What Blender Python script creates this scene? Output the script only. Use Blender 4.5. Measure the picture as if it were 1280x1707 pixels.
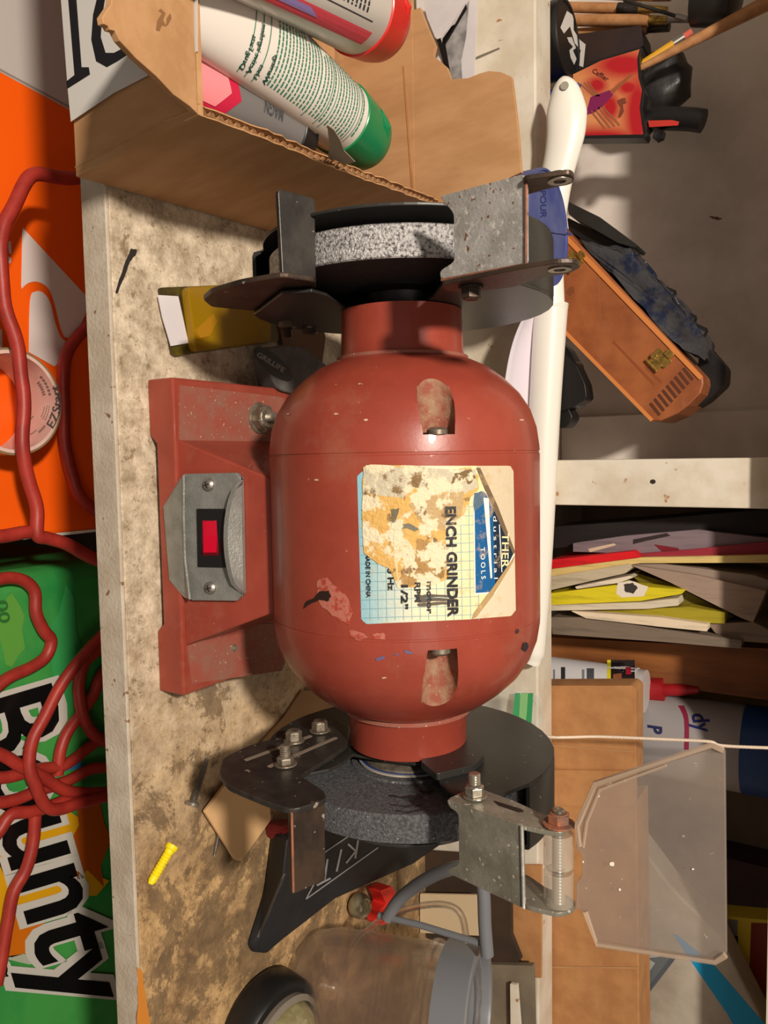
import bpy, bmesh, math, random
import numpy as np
from mathutils import Vector, Matrix, noise
from mathutils.geometry import tessellate_polygon
from math import radians, sin, cos, tan, pi, sqrt
random.seed(7)
sc = bpy.context.scene
for o in list(bpy.data.objects): bpy.data.objects.remove(o)
COL = sc.collection
V = Vector
# ---------------------------------------------------------------- camera (portrait frame, camera turned on its side)
F = 1282.0; TH = radians(32); PS = radians(4.8); RS = .027; RC = sqrt(1-RS*RS)
FW = V((sin(PS)*cos(TH), cos(PS)*cos(TH), -sin(TH)))
R0 = V((cos(PS), -sin(PS), 0)); U0 = R0.cross(FW)
EX = U0*RC - R0*RS; EY = U0*RS + R0*RC
CAM = V((-.03928218, -.34282003, .32731495))
cd = bpy.data.cameras.new('camera'); cam = bpy.data.objects.new('camera', cd); COL.objects.link(cam)
cd.sensor_width = 36; cd.lens = 36*F/1707; cd.clip_start = .01; cd.clip_end = 50
M = Matrix.Identity(4)
for i in range(3):
    M[i][0] = EX[i]; M[i][1] = -EY[i]; M[i][2] = -FW[i]; M[i][3] = CAM[i]
cam.matrix_world = M; sc.camera = cam
# ---------------------------------------------------------------- world, lamps, exposure
w = bpy.data.worlds.new('world'); sc.world = w; w.use_nodes = True
w.node_tree.nodes['Background'].inputs[0].default_value = (1, .87, .75, 1)
w.node_tree.nodes['Background'].inputs[1].default_value = .21
def area(name, loc, target, size, power, col):
    l = bpy.data.lights.new(name, 'AREA'); l.shape = 'DISK'; l.size = size; l.energy = power; l.color = col
    o = bpy.data.objects.new(name, l); COL.objects.link(o); o.location = loc
    o.rotation_euler = (V(target)-V(loc)).to_track_quat('-Z', 'Y').to_euler(); return o
area('ceiling_bulb_light', (-.42, -.82, 1.2), (0, .05, .1), .10, 26, (1, .89, .77))
area('room_fill_light', (.6, -1.2, 1.3), (0, .05, .1), .7, 3.2, (1, .82, .66))
sc.view_settings.view_transform = 'Standard'; sc.view_settings.look = 'None'
sc.view_settings.exposure = 0; sc.view_settings.gamma = 1; sc.view_settings.use_curve_mapping = False
# ---------------------------------------------------------------- helpers
def ray(x, y): return FW*F + EX*(x-640) + EY*(y-853.5)
def on(x, y, ax, v):                       # the point of a world plane that is seen at a pixel of the photograph
    r = ray(x, y); return CAM + r*((v-CAM[ax])/r[ax])
def onp(x, y, p0, n):
    r = ray(x, y); n = V(n); return CAM + r*((V(p0)-CAM).dot(n)/r.dot(n))
AX = V((0, 0, .125))
def oncyl(x, y, r):
    d = ray(x, y); o = CAM-AX
    a = d.y**2+d.z**2; b = o.y*d.y+o.z*d.z; c = o.y**2+o.z**2-r*r; D = max(b*b-a*c, 0)
    return CAM+d*((-b-sqrt(D))/a)
def S(r, g, b):
    f = lambda c: (c/255/12.92) if c/255 <= .04045 else ((c/255+.055)/1.055)**2.4
    return (f(r), f(g), f(b), 1)
MATS = {}
def mat(name, c1, c2=None, scale=30, lo=.4, hi=.6, rough=.5, metal=0, bump=0, bs=300, spk=None, coat=0, alpha=1, trans=0, vcol=False, spec=.5, c3=None, sc3=8, lo3=.5, hi3=.65, detail=6, stretch=None, ior=1.45):
    m = bpy.data.materials.new(name); m.use_nodes = True; nt = m.node_tree; N = nt.nodes; L = nt.links
    b = N['Principled BSDF']; b.inputs['Roughness'].default_value = rough; b.inputs['Metallic'].default_value = metal
    b.inputs['Coat Weight'].default_value = coat; b.inputs['Alpha'].default_value = alpha
    b.inputs['Transmission Weight'].default_value = trans; b.inputs['Specular IOR Level'].default_value = spec
    b.inputs['IOR'].default_value = ior
    tc = N.new('ShaderNodeTexCoord'); vec = tc.outputs['Object']
    if stretch:
        mp = N.new('ShaderNodeMapping'); mp.inputs['Scale'].default_value = stretch; L.new(vec, mp.inputs[0]); vec = mp.outputs[0]
    def nz(s, d=6, r=.6):
        n = N.new('ShaderNodeTexNoise'); n.inputs['Scale'].default_value = s; n.inputs['Detail'].default_value = d
        n.inputs['Roughness'].default_value = r; L.new(vec, n.inputs['Vector']); return n.outputs['Fac']
    def mr(x, a, c):
        r = N.new('ShaderNodeMapRange'); r.inputs[1].default_value = a; r.inputs[2].default_value = c; L.new(x, r.inputs[0]); return r.outputs[0]
    def mix(f, a, c):
        x = N.new('ShaderNodeMix'); x.data_type = 'RGBA'
        if hasattr(f, 'links'): L.new(f, x.inputs[0])
        else: x.inputs[0].default_value = f
        for v, i in ((a, 6), (c, 7)):
            if hasattr(v, 'links'): L.new(v, x.inputs[i])
            else: x.inputs[i].default_value = v
        return x.outputs[2]
    base = None
    if vcol:
        a = N.new('ShaderNodeAttribute'); a.attribute_name = 'Col'; base = a.outputs['Color']
    elif c2 is None: b.inputs['Base Color'].default_value = c1
    if c2 is not None: base = mix(mr(nz(scale, detail), lo, hi), base if vcol else c1, c2)
    if c3 is not None: base = mix(mr(nz(sc3, 8, .7), lo3, hi3), base if base is not None else c1, c3)
    if spk: base = mix(mr(nz(spk[1], 2, .5), spk[2], spk[2]+.04), base if base is not None else c1, spk[0])
    if base is not None: L.new(base, b.inputs['Base Color'])
    if bump:
        bp = N.new('ShaderNodeBump'); bp.inputs['Strength'].default_value = bump; bp.inputs['Distance'].default_value = .001
        L.new(nz(bs, 4), bp.inputs['Height']); L.new(bp.outputs[0], b.inputs['Normal'])
    MATS[name] = m; return m
def bm_new(): return bmesh.new()
def W(o): return V(o['_w']) if o is not None and '_w' in o else V((0, 0, 0))
def fin(o, name, label, cat, group, kind):
    if label: o['label'] = label
    if cat: o['category'] = cat
    if group: o['group'] = group
    if kind: o['kind'] = kind
def obj(name, bm, m, parent=None, label=None, cat=None, group=None, kind=None, smooth=False, bev=0, solid=0, sub=0, recalc=True):
    if recalc: bmesh.ops.recalc_face_normals(bm, faces=bm.faces)
    if parent is None:
        co = [v.co for v in bm.verts]
        base = V(((min(c.x for c in co)+max(c.x for c in co))/2, (min(c.y for c in co)+max(c.y for c in co))/2, min(c.z for c in co)))
    else: base = W(parent)
    bmesh.ops.translate(bm, verts=bm.verts, vec=-base)
    me = bpy.data.meshes.new(name); bm.to_mesh(me); bm.free()
    if smooth:
        me.polygons.foreach_set('use_smooth', [True]*len(me.polygons))
        try: me.set_sharp_from_angle(angle=radians(smooth if smooth > 1 else 40))
        except Exception: pass
    o = bpy.data.objects.new(name, me); COL.objects.link(o); me.materials.append(m)
    if parent is None: o.location = base
    else: o.parent = parent
    o['_w'] = tuple(base); fin(o, name, label, cat, group, kind)
    if bev:
        b = o.modifiers.new('bevel', 'BEVEL'); b.width = bev; b.segments = 2; b.limit_method = 'ANGLE'
    return o
def thing(name, label, cat, loc, group=None):
    o = bpy.data.objects.new(name, None); COL.objects.link(o); o.location = loc; o.empty_display_size = .02
    o['_w'] = tuple(loc); fin(o, name, label, cat, group, None); return o
def box(bm, lo, hi, mtx=None):
    r = bmesh.ops.create_cube(bm, size=1)
    s = [hi[i]-lo[i] for i in range(3)]; c = [(hi[i]+lo[i])/2 for i in range(3)]
    for v in r['verts']:
        v.co = V((v.co.x*s[0]+c[0], v.co.y*s[1]+c[1], v.co.z*s[2]+c[2]))
        if mtx is not None: v.co = mtx @ v.co
    return bm
def prism(bm, pts, vec):
    vec = V(vec); a = [bm.verts.new(V(p)) for p in pts]; b = [bm.verts.new(V(p)+vec) for p in pts]
    n = len(a); bm.faces.new(a); bm.faces.new(b[::-1])
    for i in range(n): bm.faces.new((a[i], b[i], b[(i+1) % n], a[(i+1) % n]))
    return bm
def rnd(pts, r, k=3):                      # round the corners of a polygon (2-D or 3-D points)
    out = []; n = len(pts); P = [V(p) for p in pts]
    for i in range(n):
        p = P[i]; a = P[i-1]-p; b = P[(i+1) % n]-p; d = min(r, a.length*.45, b.length*.45)
        s = p+a.normalized()*d; e = p+b.normalized()*d
        for j in range(k+1):
            t = j/k; out.append(s*(1-t)**2+p*2*t*(1-t)+e*t*t)
    return out
def smoothpath(pts, k=6):
    P = [V(p) for p in pts]; out = []
    for i in range(len(P)-1):
        a = P[max(i-1, 0)]; b = P[i]; c = P[i+1]; d = P[min(i+2, len(P)-1)]
        for j in range(k):
            t = j/k; out.append(.5*((2*b)+(c-a)*t+(2*a-5*b+4*c-d)*t*t+(3*b-a-3*c+d)*t**3))
    out.append(P[-1]); return out
def tube(bm, pts, r, seg=10, cap=True, flat=1.0, flatdir=None):
    P = [V(p) for p in pts]; n = len(P); rs = r if isinstance(r, (list, tuple)) else [r]*n
    prev = None; rings = []
    for i in range(n):
        t = (P[min(i+1, n-1)]-P[max(i-1, 0)]).normalized()
        if flatdir is not None: u = (V(flatdir)-t*V(flatdir).dot(t)).normalized()
        elif prev is None: u = t.orthogonal().normalized()
        else: u = (prev-t*prev.dot(t)).normalized()
        prev = u; w_ = t.cross(u)
        rr = rs[i]; ru, rw = (rr if isinstance(rr, (list, tuple)) else (rr*flat, rr))
        rings.append([bm.verts.new(P[i]+u*cos(a)*ru+w_*sin(a)*rw) for a in [2*pi*k/seg for k in range(seg)]])
    for i in range(n-1):
        for k in range(seg):
            bm.faces.new((rings[i][k], rings[i][(k+1) % seg], rings[i+1][(k+1) % seg], rings[i+1][k]))
    if cap: bm.faces.new(rings[0][::-1]); bm.faces.new(rings[-1])
    return bm
def lathe(bm, prof, o, ax, seg=48, closed=False):     # prof: (along axis, radius)
    ax = V(ax).normalized(); u = ax.orthogonal().normalized()
    if abs(ax.x) > .9: u = V((0, 0, 1)); u = (u-ax*u.dot(ax)).normalized()
    w_ = ax.cross(u); o = V(o); rings = []
    for s, r in prof:
        if r < 1e-6: rings.append([bm.verts.new(o+ax*s)])
        else: rings.append([bm.verts.new(o+ax*s+(u*cos(a)+w_*sin(a))*r) for a in [2*pi*k/seg for k in range(seg)]])
    pairs = [(i, i+1) for i in range(len(rings)-1)] + ([(len(rings)-1, 0)] if closed else [])
    for i, j in pairs:
        A, B = rings[i], rings[j]
        for k in range(seg):
            k2 = (k+1) % seg
            if len(A) == 1 and len(B) == 1: continue
            if len(A) == 1: bm.faces.new((A[0], B[k2], B[k]))
            elif len(B) == 1: bm.faces.new((A[k], A[k2], B[0]))
            else: bm.faces.new((A[k], A[k2], B[k2], B[k]))
    return bm
def hexhead(bm, o, ax, r, h, washer=0, hole=False):
    ax = V(ax).normalized(); u = ax.orthogonal().normalized(); w_ = ax.cross(u); o = V(o)
    if washer: lathe(bm, [(0, 0), (0, washer), (.0009, washer), (.0012, 0)], o, ax, 20); o = o+ax*.001
    pts = [o+(u*cos(k*pi/3)+w_*sin(k*pi/3))*r for k in range(6)]
    prism(bm, pts, ax*h*.85); lathe(bm, [(h*.85, 0), (h*.85, r*.86), (h, r*.72), (h*.96, r*.5), (h*.9, 0)], o, ax, 18)
    return bm
def thread(bm, o, ax, r, L, n):
    prof = [(0, 0)]
    for i in range(n): prof += [(L*i/n, r*.82), (L*(i+.5)/n, r)]
    prof += [(L, r*.8), (L, 0)]; return lathe(bm, prof, o, ax, 14)
# ---- flat print: polygons and lettering given in pixels, laid on a real surface
def txt(s, p0, p1, h, weight=0, shear=0, font=None):
    cu = bpy.data.curves.new('t', 'FONT'); cu.body = s; cu.size = 1; cu.offset = weight; cu.shear = shear; cu.resolution_u = 3
    o = bpy.data.objects.new('t', cu); COL.objects.link(o); bpy.context.view_layer.update()
    me = bpy.data.meshes.new_from_object(o.evaluated_get(bpy.context.evaluated_depsgraph_get()))
    bpy.data.objects.remove(o); bpy.data.curves.remove(cu)
    vs = [v.co.copy() for v in me.vertices]; fs = [tuple(p.vertices) for p in me.polygons]; bpy.data.meshes.remove(me)
    if not vs: return ([], [])
    x0 = min(v.x for v in vs); x1 = max(v.x for v in vs)
    p0 = V(p0); p1 = V(p1); d = p1-p0; up = V((d.y, -d.x)).normalized()
    return ([p0+d*((v.x-x0)/(x1-x0))+up*(v.y/.7*h) for v in vs], fs)
def decal(name, items, mapf, m, parent, grid=None, eps=.00012, layer0=1, label=None):
    """items: (polygon | (verts, faces), colour[, layer]); mapf(x, y, off) -> point"""
    bm = bm_new(); cl = bm.loops.layers.float_color.new('Col')
    for it in items:
        shp, colr = it[0], it[1]; ly = it[2] if len(it) > 2 else 1
        b2 = bmesh.new()
        if isinstance(shp, tuple):
            vs = [b2.verts.new((p[0], p[1], 0)) for p in shp[0]]
            for f in shp[1]:
                try: b2.faces.new([vs[i] for i in f])
                except ValueError: pass
        else:
            P3 = [V((p[0], p[1], 0)) for p in shp]; P3 = [p for i, p in enumerate(P3) if (p-P3[i-1]).length > 1e-3]
            vv = [b2.verts.new(p) for p in P3]
            for t in tessellate_polygon([P3]):
                try: b2.faces.new([vv[i] for i in t])
                except ValueError: pass
        if not b2.verts: b2.free(); continue
        if grid:
            for ax in (0, 1):
                lo = min(v.co[ax] for v in b2.verts); hi = max(v.co[ax] for v in b2.verts)
                k = math.ceil(lo/grid)*grid
                while k < hi:
                    nn = [0, 0, 0]; nn[ax] = 1; co = [0, 0, 0]; co[ax] = k+.01
                    bmesh.ops.bisect_plane(b2, geom=b2.verts[:]+b2.edges[:]+b2.faces[:], plane_co=co, plane_no=nn); k += grid
        b2.verts.index_update(); nv = [bm.verts.new(mapf(v.co.x, v.co.y, eps*ly)) for v in b2.verts]
        for f in b2.faces:
            c = f.calc_center_median()
            try: nf = bm.faces.new([nv[v.index] for v in f.verts])
            except ValueError: continue
            cc = colr(c.x, c.y) if callable(colr) else colr
            for l in nf.loops: l[cl] = cc
        b2.free()
    bm.normal_update()
    for f in bm.faces:
        if f.normal.dot(CAM-f.calc_center_median()) < 0: f.normal_flip()
    return obj(name, bm, m, parent, label=label, recalc=False)
def planemap(ax, v):
    sg = 1 if CAM[ax] > v else -1
    def f(x, y, o): return on(x, y, ax, v+sg*o)
    return f
def pmap(p0, n):
    n = V(n).normalized()
    def f(x, y, o): return onp(x, y, V(p0)+n*o, n)
    return f
def wob(pts, a=2, n=3):                    # ragged outline
    out = []; P = [V(p) for p in pts]
    for i in range(len(P)):
        p, q = P[i], P[(i+1) % len(P)]
        for j in range(n):
            t = j/n; c = p.lerp(q, t)
            out.append(c+V((random.uniform(-a, a), random.uniform(-a, a))) if j else c)
    return out
def clothes(): pass
# ---------------------------------------------------------------- materials
red = mat('red_paint', S(152, 66, 50), S(140, 58, 44), 25, rough=.36, bump=.05, bs=500, spk=(S(180, 130, 108), 420, .75), coat=.15, c3=S(150, 92, 72), sc3=14, lo3=.56, hi3=.75)
reddust = mat('red_paint_dusty', S(150, 74, 60), S(140, 94, 78), 90, lo=.35, hi=.7, rough=.6, bump=.1, bs=600, spk=(S(190, 165, 140), 700, .68), c3=S(132, 112, 96), sc3=55, lo3=.5, hi3=.95)
benchm = mat('bench_top_stained_paint', S(214, 194, 160), rough=.72, bump=.55, bs=420)
def bench_nodes(m):                        # worn cream paint; more brown wear towards the right end of the bench
    nt = m.node_tree; N = nt.nodes; L = nt.links; b = N['Principled BSDF']
    tc = N.new('ShaderNodeTexCoord'); sx = N.new('ShaderNodeSeparateXYZ'); L.new(tc.outputs['Object'], sx.inputs[0])
    def nz(s, d=8, r=.65, dist=0):
        n = N.new('ShaderNodeTexNoise'); n.inputs['Scale'].default_value = s; n.inputs['Detail'].default_value = d; n.inputs['Roughness'].default_value = r
        n.inputs['Distortion'].default_value = dist; L.new(tc.outputs['Object'], n.inputs['Vector']); return n.outputs['Fac']
    def mth(op, a, c):
        q_ = N.new('ShaderNodeMath'); q_.operation = op
        for i, v in enumerate((a, c)):
            if hasattr(v, 'links'): L.new(v, q_.inputs[i])
            else: q_.inputs[i].default_value = v
        return q_.outputs[0]
    def mr(x, a, c, lo=0, hi=1):
        r = N.new('ShaderNodeMapRange'); L.new(x, r.inputs[0])
        for i, v in ((1, a), (2, c), (3, lo), (4, hi)): r.inputs[i].default_value = v
        return r.outputs[0]
    def mix(f, a, c):
        x = N.new('ShaderNodeMix'); x.data_type = 'RGBA'; L.new(f, x.inputs[0])
        for v, i in ((a, 6), (c, 7)):
            if hasattr(v, 'links'): L.new(v, x.inputs[i])
            else: x.inputs[i].default_value = v
        return x.outputs[2]
    gx = mr(sx.outputs[0], .04, .2, 0, 1)
    base = mix(mr(nz(60, 12, .8), .38, .62), S(222, 206, 180), S(150, 132, 106))
    warm = mix(mr(nz(38, 12, .78, .2), .38, .62), S(204, 168, 118), S(120, 92, 62))
    base = mix(gx, base, warm)
    th = mr(gx, 0, 1, .575, .475)
    f = mth('MULTIPLY', mth('SUBTRACT', nz(20, 12, .78, .3), th), 26); cl = N.new('ShaderNodeClamp'); L.new(f, cl.inputs[0])
    base = mix(mth('MULTIPLY', cl.outputs[0], .8), base, mix(mr(nz(90), .4, .6), S(92, 74, 54), S(124, 100, 70)))
    f2 = mth('MULTIPLY', mth('SUBTRACT', nz(170, 4, .75), .575), 14); c2 = N.new('ShaderNodeClamp'); L.new(f2, c2.inputs[0])
    base = mix(mth('MULTIPLY', c2.outputs[0], .6), base, S(110, 88, 62))
    L.new(base, b.inputs['Base Color'])
bench_nodes(benchm)
edgem = mat('bench_edge_grey_paint', S(196, 184, 166), S(178, 164, 144), 40, rough=.75, bump=.5, bs=500, spk=(S(130, 96, 66), 150, .69))
whitep = mat('white_chipped_paint', S(224, 216, 200), S(206, 194, 172), 22, rough=.55, bump=.15, bs=200, spk=(S(170, 120, 80), 90, .70))
shelfm = mat('shelf_back_white_paint', S(226, 216, 206), S(208, 196, 186), 12, rough=.7, bump=.1, bs=150)
shelfb = mat('shelf_back_brown_paint', S(150, 132, 112), S(130, 114, 98), 12, rough=.7)
kraft = mat('kraft_cardboard', S(190, 146, 102), S(176, 132, 88), 60, rough=.85, bump=.08, bs=300, stretch=(1, 1, .3))
kraft2 = mat('kraft_cardboard_deep', S(186, 134, 84), S(172, 120, 74), 45, rough=.85, bump=.08, bs=300)
blackm = mat('black_painted_steel', S(44, 41, 38), S(62, 57, 52), 60, lo=.45, hi=.65, rough=.42, metal=.2, bump=.15, bs=400, spk=(S(150, 135, 120), 260, .70))
blackp = mat('black_plastic', S(24, 23, 23), rough=.4)
fabric = mat('black_nylon_fabric', S(26, 26, 28), S(34, 34, 36), 60, rough=.62, bump=.3, bs=1500)
guardm = mat('guard_black_paint', S(48, 47, 44), S(38, 37, 35), 20, rough=.38, metal=.1, bump=.05, bs=300, spk=(S(120, 115, 105), 300, .72))
brownst = mat('bare_brown_steel', S(84, 68, 56), S(60, 50, 44), 50, rough=.45, metal=.5, bump=.2, bs=400, spk=(S(190, 180, 165), 200, .70))
galv = mat('galvanised_rusty_steel', S(172, 170, 166), S(148, 146, 140), 80, rough=.5, metal=.15, bump=.3, bs=700, spk=(S(122, 84, 64), 420, .66), c3=S(212, 208, 200), sc3=260, lo3=.54, hi3=.66)
galv2 = mat('dark_spotted_steel', S(138, 134, 120), S(116, 112, 100), 60, rough=.42, metal=.3, bump=.15, bs=500, spk=(S(196, 192, 178), 420, .67), c3=S(170, 166, 150), sc3=50, lo3=.55, hi3=.8)
rust = mat('rusty_edge', S(150, 92, 66), S(110, 80, 64), 120, rough=.7, bump=.3, bs=500)
zinc = mat('zinc_plated_steel', S(190, 184, 170), S(150, 144, 130), 150, rough=.3, metal=.85)
zincd = mat('dull_bolt_steel', S(150, 140, 124), S(110, 98, 84), 150, rough=.42, metal=.6, bump=.2, bs=900)
cast = mat('cast_silver_bezel', S(152, 152, 146), S(138, 138, 132), 120, rough=.42, metal=.45, bump=.35, bs=900)
stone_w = mat('worn_silver_rim', S(196, 194, 192), S(84, 80, 80), 700, lo=.44, hi=.66, rough=.36, metal=.55, bump=1.0, bs=900, detail=3)
stone = mat('grinding_stone_grey', S(98, 98, 100), S(66, 66, 68), 700, lo=.38, hi=.62, rough=.85, bump=1.0, bs=1000, detail=3, spk=(S(190, 190, 190), 900, .70))
stone_d = mat('dark_stone_face', S(40, 36, 34), S(28, 26, 25), 500, rough=.9, bump=.6, bs=900)
printm = mat('flat_print', (1, 1, 1, 1), vcol=True, rough=.5)
printg = mat('glossy_print', (1, 1, 1, 1), vcol=True, rough=.25)
labelm = mat('worn_label_print', (1, 1, 1, 1), c2=S(196, 168, 120), scale=180, lo=.56, hi=.80, vcol=True, rough=.45, bump=.3, bs=500)
tornm = mat('torn_label_paper', (1, 1, 1, 1), c2=S(226, 212, 178), scale=120, lo=.50, hi=.54, detail=14, vcol=True, rough=.8, bump=1, bs=450, c3=S(132, 104, 68), sc3=130, lo3=.565, hi3=.62)
whiteplastic = mat('white_plastic', S(236, 232, 220), rough=.35, coat=.1)
paper = mat('white_paper', S(222, 216, 214), S(208, 202, 204), 15, rough=.8)
clear = mat('clear_plastic', S(226, 218, 212), rough=.12, alpha=1, trans=.96, ior=1.15, bump=.1, bs=60)
clear2 = mat('scuffed_clear_plastic', S(160, 144, 130), S(132, 124, 118), 40, lo=.3, hi=.8, rough=.34, alpha=.42, bump=.1, bs=300, spk=(S(235, 225, 210), 300, .74))
clearedge = mat('clear_plastic_edge', S(196, 172, 148), rough=.2, alpha=.5)
clearb = mat('clear_bushing', S(196, 184, 166), rough=.15, alpha=.36)
glassamber = mat('amber_blister', S(170, 130, 20), rough=.15, alpha=.55)
redp = mat('red_plastic', S(206, 44, 36), rough=.3); redlens = mat('red_rocker_lens', S(196, 8, 44), rough=.15, coat=.4)
greenp = mat('green_plastic', S(22, 128, 76), rough=.3)
bluep = mat('blue_plastic_dusty', S(62, 72, 132), S(96, 102, 140), 40, lo=.4, hi=.75, rough=.5)
orangeb = mat('orange_printed_card', S(255, 98, 10), rough=.4)
greenb = mat('green_plastic_wrap', S(40, 136, 66), S(70, 156, 74), 9, rough=.3, bump=.6, bs=30)
cordm = mat('red_cord_vinyl', S(172, 54, 42), S(150, 44, 36), 40, rough=.45, bump=.2, bs=120)
wood = mat('cigar_box_cedar', S(158, 92, 50), S(136, 74, 38), 30, rough=.5, stretch=(1, 1, 1), bump=.05, coat=.2)
woodl = mat('pale_wood', S(196, 142, 90), S(170, 116, 66), 60, rough=.6)
brass = mat('brass', S(196, 160, 84), S(150, 120, 60), 300, rough=.35, metal=.8)
yellowp = mat('yellow_plastic', S(240, 216, 20), rough=.4)
greyp = mat('grey_plastic', S(112, 114, 118), rough=.4); greyf = mat('grey_fabric', S(98, 94, 92), S(80, 77, 76), 90, rough=.7, bump=.5, bs=900)
steel = mat('bright_steel', S(158, 153, 145), rough=.36, metal=.85)
# ================================================================ large structure
def struct(name, bm, m, **k): return obj(name, bm, m, kind='structure', **k)
FLZ = -.9
struct('floor', box(bm_new(), (-1.6, -1.8, FLZ-.03), (1.7, .62, FLZ)), mat('concrete_floor', S(120, 108, 96), S(100, 90, 80), 8, rough=.8))
struct('wall_back', box(bm_new(), (-1.6, .52, FLZ), (1.7, .62, 1.4)), shelfb)
# workbench
wb = thing('workbench', 'long painted workbench with grey chipped front edge and stained cream top', 'workbench', (0, .2, FLZ))
bt = bm_new(); box(bt, (-.75, -.0772, -.0185), (.75, .515, 0)); obj('bench_top', bt, benchm, wb, bev=.0006, label='stained cream bench top')
eb = bm_new(); box(eb, (-.75, -.0794, -.019), (.75, -.0773, -.0003)); obj('edge_strip', eb, edgem, wb, bev=.0005, label='grey painted front edge strip')
for x in (-.7, .7):
    for y in (.0, .46): obj('leg', box(bm_new(), (x-.035, y-.035, FLZ), (x+.035, y+.035, -.02)), edgem, wb)
obj('apron', box(bm_new(), (-.7, .40, -.12), (.7, .42, -.02)), edgem, wb)
# marks on the bench
zc = planemap(2, 0)
DK = S(44, 38, 36)
decal('ink_mark', [(wob([(194, 490), (192, 487), (203, 455), (214, 425), (219, 414), (228, 416), (226, 426), (217, 436), (209, 458), (197, 488)], 1), DK, 2)], zc, printm, wb)
def blob(cx, cy, rx, ry, n=14):
    return [(cx+rx*cos(2*pi*i/n)*random.uniform(.55, 1.15), cy+ry*sin(2*pi*i/n)*random.uniform(.55, 1.15)) for i in range(n)]
decal('orange_paint_spot', [(wob([(228, 1612), (238, 1622), (246, 1680), (250, 1720), (230, 1720), (229, 1650)], 2), S(198, 126, 48), 2)], zc, printm, wb)
# shelf unit standing on the bench
RZ = on(893, 140, 1, .25).z; FZ = RZ-.042
sh = thing('shelf_unit', 'white painted open shelf unit standing along the back of the bench', 'shelf', (0, .35, 0))
obj('front_rail', box(bm_new(), (-.75, .25, 0), (.75, .284, RZ)), whitep, sh, bev=.0015, label='white front rail with chipped top edge')
obj('shelf_floor', box(bm_new(), (-.75, .2842, FZ-.02), (.75, .515, FZ-.001)), shelfm, sh)
bp = bm_new(); box(bp, (-.75, .445, FZ-.001), (-.016, .455, .30)); obj('back_panel', bp, shelfm, sh, label='white back panel of left bay')
bp = bm_new(); box(bp, (-.016, .50, FZ-.001), (.75, .512, .30)); obj('back_panel', bp, shelfb, sh, label='brown back panel of right bay')
DX0, DX1 = on(1100, 765, 1, .285).x, on(1100, 845, 1, .285).x
obj('divider_post', box(bm_new(), (DX0, .285, FZ), (DX1, .32, .30)), whitep, sh, bev=.001, label='white upright post with a nail hole')
obj('divider_panel', box(bm_new(), (DX0+.008, .32, FZ), (DX1-.008, .50, .30)), shelfm, sh)
sx0 = on(1100, 690, 1, .43).x
obj('back_stud', box(bm_new(), (sx0, .430, FZ), (DX0+.008, .445, .30)), shelfm, sh)
obj('upper_shelf', box(bm_new(), (-.75, .285, .30), (.75, .515, .32)), whitep, sh)
obj('upper_rail', box(bm_new(), (-.75, .262, .274), (.75, .284, .34)), whitep, sh)
hm = planemap(1, .285)
decal('nail_hole', [([(1088+5*cos(a), 803+4*sin(a)) for a in [i*pi/5 for i in range(10)]], S(50, 42, 36), 1)], hm, printm, sh)
bkm = planemap(1, .445)
decal('brown_smudge', [(wob([(1182, 360), (1195, 361), (1204, 364), (1198, 367), (1186, 364)], 1), S(110, 62, 42), 1)], bkm, printm, sh)
rlm = planemap(1, .25)
decal('pencil_mark', [([(776, 103), (800, 92), (832, 79), (833, 82), (804, 95), (780, 105)], S(120, 112, 100), 1)], rlm, printm, sh)
obj('brown_batten', box(bm_new(), (on(1250, 1440, 1, .46).x, .46, FZ), (on(1250, 1530, 1, .46).x, .499, .30)), mat('purple_brown_paint', S(86, 66, 62), S(72, 56, 54), 20, rough=.7), sh)

# ================================================================ bench grinder
gr = thing('bench_grinder', 'red bench grinder with two wheels, rocker switch and torn label, centre of bench', 'bench grinder', (0, 0, 0))
def C_(r): return .125, r
def hs(y, r, side=1): return oncyl(900 if side > 0 else 450, y, r).x
BR_ = .0688
xs = [(-.1125, .0305), (-.092, .0312), (-.0885, .0322), (-.0868, .0365), (-.0835, .0435), (-.0775, .0515), (-.0700, .0590), (-.0620, .0642), (-.0530, .0673), (-.0440, .0686), (-.0415, .0688), (-.0413, .0684), (-.0403, .0684), (-.0400, .0688),
      (.0400, .0688), (.0402, .0685), (.041, .0685), (.0412, .0688), (.0455, .0686), (.0540, .0672), (.0630, .0638), (.0715, .0582), (.0790, .0505), (.0850, .0425), (.0882, .0365), (.0900, .0322), (.0915, .0312), (.1100, .0305)]
bb = lathe(bm_new(), [(-.1125, 0)]+xs+[(.1100, 0)], AX, (1, 0, 0), 128)
body = obj('motor_housing', bb, red, gr, smooth=35, label='red motor housing')
# screw pockets
cut = bm_new(); PK = []
for (px, py, sgn) in ((733, 724, -1), (738, 1083, 1)):
    p = oncyl(px, py, .0688); u = (p-AX); u.x = 0; u = u.normalized()
    c = AX+u*.0635; c.x = p.x
    tg = V((1, 0, 0)).cross(u)
    lathe(cut, [(0, 0), (0, .0082), (.06, .0082), (.06, 0)], c, (sgn, 0, 0), 32); PK.append((c, u, sgn, p))
cutter = obj('c', cut, red, None)
bm_ = body.modifiers.new('pockets', 'BOOLEAN'); bm_.object = cutter; bm_.operation = 'DIFFERENCE'; bm_.solver = 'EXACT'
bpy.context.view_layer.update()
me2 = bpy.data.meshes.new_from_object(body.evaluated_get(bpy.context.evaluated_depsgraph_get()))
body.modifiers.clear(); body.data = me2; bpy.data.objects.remove(cutter)
me2.polygons.foreach_set('use_smooth', [True]*len(me2.polygons)); me2.set_sharp_from_angle(angle=radians(35))
me2.materials.append(mat('pocket_dust', S(140, 76, 58), S(150, 118, 92), 160, lo=.40, hi=.62, rough=.8, bump=.3, bs=600, spk=(S(176, 140, 110), 1000, .66)))
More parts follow.
